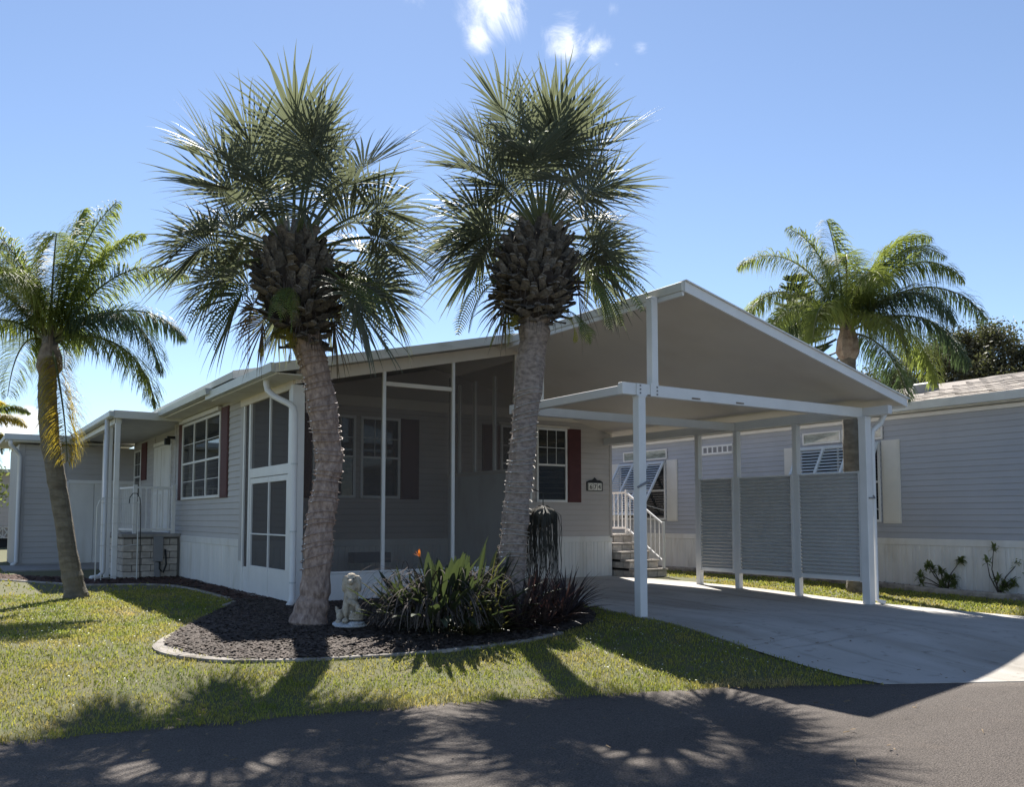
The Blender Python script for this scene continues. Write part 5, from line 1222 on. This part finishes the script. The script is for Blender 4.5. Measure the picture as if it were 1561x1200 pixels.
shrub((15.7, 12.0, -.02), [(.02, 0, .16, 14), (-.05, 0, .1, 12)], 'tiny seedling shrub in the mulch behind the middle privacy panel', 6, .05)

# ------------------------------------------------------------------ background trees
def leafy_tree(c, trunk_h, blobs, nleaf, label, seed, lf=.16, name='oak_tree', lm='treeleaf'):
    rnd = np.random.default_rng(seed); r2 = random.Random(seed); t = thing(name, label, 'tree', c); b = MB(); base = V(c)
    b.tube([base, base+V((.1, 0, trunk_h*.5)), base+V((0, 0, trunk_h))], [.25, .2, .15], 8)
    VS = []; 
    for (x, y, z, R_) in blobs:
        q = V((x, y, z)); b.tube([base+V((0, 0, trunk_h*.9)), (base+V((0, 0, trunk_h))).lerp(q, .5)+V((r2.uniform(-.3, .3), 0, .2)), q], [.10, .06, .02], 6)
        tw = []
        for k in range(16):
            d = V((r2.gauss(0, 1), r2.gauss(0, 1), r2.gauss(.25, .8))).normalized()*R_*r2.uniform(.6, 1.15); b.tube([q, q+d*.6+V((0, 0, .05)), q+d], [.018, .012, .004], 4, caps=False); tw.append(q+d); tw.append(q+d*.6)
        n = int(nleaf*R_*R_); tw = np.array(tw); idx = rnd.integers(0, len(tw), n); P = tw[idx] + rnd.normal(0, R_*.17, (n, 3)); VS.append(P)
    P = np.concatenate(VS); n = len(P); a = rnd.normal(size=(n, 3)); a /= np.linalg.norm(a, axis=1)[:, None]; bb = np.cross(a, rnd.normal(size=(n, 3))); bb /= np.linalg.norm(bb, axis=1)[:, None]
    s = lf*rnd.uniform(.5, 1.1, (n, 1)); vs = np.stack([P, P+a*s*.5+bb*s*.22, P+a*s, P+a*s*.5-bb*s*.22], 1).reshape(-1, 3); k = np.arange(n)*4
    f = (k[:, None, None] + np.array([[0, 1, 2], [0, 2, 3]])[None]).reshape(-1, 3)
    part('trunk', b, 'branch', t)
    vs = vs - np.array(org(t)); me = np_mesh('crown', vs, f, lm); o = link(bpy.data.objects.new('crown', me), t)
    return t
leafy_tree((27, 16, 0), 4.0, [(26.5, 19.2, 4.9, .9), (26.5, 15.2, 5.8, 1.1), (26.6, 14.2, 6.2, .9), (26.5, 18.2, 5.4, 1.0), (26.6, 16.8, 5.8, .9), (26.2, 15.6, 6.2, .9), (26.6, 14.6, 6.6, .7), (26.2, 17.4, 4.8, .9), (26.4, 14.2, 5.6, .8), (26.2, 16.2, 5.0, .9), (26, 15.0, 5.0, 1.1), (26, 13.8, 4.9, 1.1)], 5200, 'dark loose-leaved tree behind the neighbouring roof, beneath the feathery palm', 5, .13)
leafy_tree((27.5, 11.5, 0), 4.0, [(26.5, 13.2, 5.3, .8), (26.5, 12.2, 5.9, .7), (26.3, 13.0, 5.9, .55), (26.5, 11.4, 5.4, .9), (26.5, 10.2, 5.8, 1.0), (26, 12.6, 4.8, .8), (26.8, 9, 5.2, 1.0), (26.3, 12.4, 5.3, 1.0)], 5200, 'brownish twiggy tree at the right edge above the shingle roof', 6, .13)
leafy_tree((-1.0, 38, 0), 1.5, [(.2, 38, 1.6, 1.2), (1.0, 38, 2.6, 1.1), (.6, 38, 3.4, .9), (-.8, 38, 2.6, 1.3), (1.35, 37.6, 3.1, .5)], 700, 'dark green bushy tree behind the storage room at the left edge', 7, .25, 'bushy_tree', 'shrub')
# norfolk pine peeking behind the right queen palm
np_ = thing('norfolk_pine', 'dark tiered conifer tip showing behind the left side of the feathery palm', 'tree', (31, 25, 0))
NPX, NPY = 31.2, 25.0
part('trunk', MB().tube([(NPX, NPY, 0), (NPX, NPY, 8), (NPX, NPY, 11.7)], [.25, .14, .03], 8), 'branch', np_)
rnd = random.Random(4)
for k in range(13):
    z = 6.9 + k*.40; R_ = 1.9*(1-k/14.5) + .15; 
    for j in range(6):
        a = j*PI/3 + k*.5; mb = MB(); P = [V((NPX, NPY, z))]
        for q in range(1, 8): u = q/7; P.append(V((NPX + R_*u*math.cos(a), NPY + R_*u*math.sin(a), z + .25*R_*u**2)))
        mb.tube(P, [.035]*7+[.01], 4)
        for q in range(1, 8):
            for s_ in (-1, 1):
                for r_ in range(3):
                    p = P[q].lerp(P[q-1], r_/3); dd = V((-math.sin(a)*s_, math.cos(a)*s_, .45)) + V((math.cos(a), math.sin(a), 0))*.8
                    mb.tube([p, p+dd.normalized()*.38*(1-.5*q/7)], [.045, .02], 4, caps=False)
        part('branch', mb, 'pine', np_)
# far home and lattice blocks at the left edge
fh = thing('mobile_home', 'distant taupe sided home glimpsed at the far left edge behind the storage room', 'house', (0, 45, 0))
fF = frA(0, 45, 0)
part('wall', MB().box((-14, 45.01, .45), (4.5, 50, 3.3)), 'siding_taupe', fh); siding(fh, fF, -6, 4.5, .95, 3.3, 'siding_taupe', .2)
part('roof', MB().prism([(-15, 3.3), (5.2, 3.3), (5.2, 3.45), (-15, 3.45)], 44.5, 51, lambda a, b, w: (a, w, b)), 'roofmetal', fh)
part('foundation', MB().box((-14, 45.05, 0), (4.5, 50, .45)), 'dark', fh)
for k in range(14):
    x = .2 + k*.32; b = MB()
    for (a, c_) in (((0, .42), (.3, .88)), ((.3, .42), (0, .88))):
        p, q = V(fF(x+a[0], a[1], .05)), V(fF(x+c_[0], c_[1], .05)); b.tube([p, q], .03, 4)
    b.bbox((x, .40, .02), (x+.3, .44, .08), fF, .004).bbox((x, .87, .02), (x+.3, .91, .08), fF, .004).bbox((x+.29, .44, .02), (x+.32, .87, .08), fF, .004); part('lattice_block', b, 'shutterw', fh)
bw = single('block_wall', MB().bbox((-8, 30.2, 0), (1.4, 30.5, .12)), 'curb', 'low concrete kerb on the grass behind the leaning palm at the left', 'kerb', (0, 30, 0))
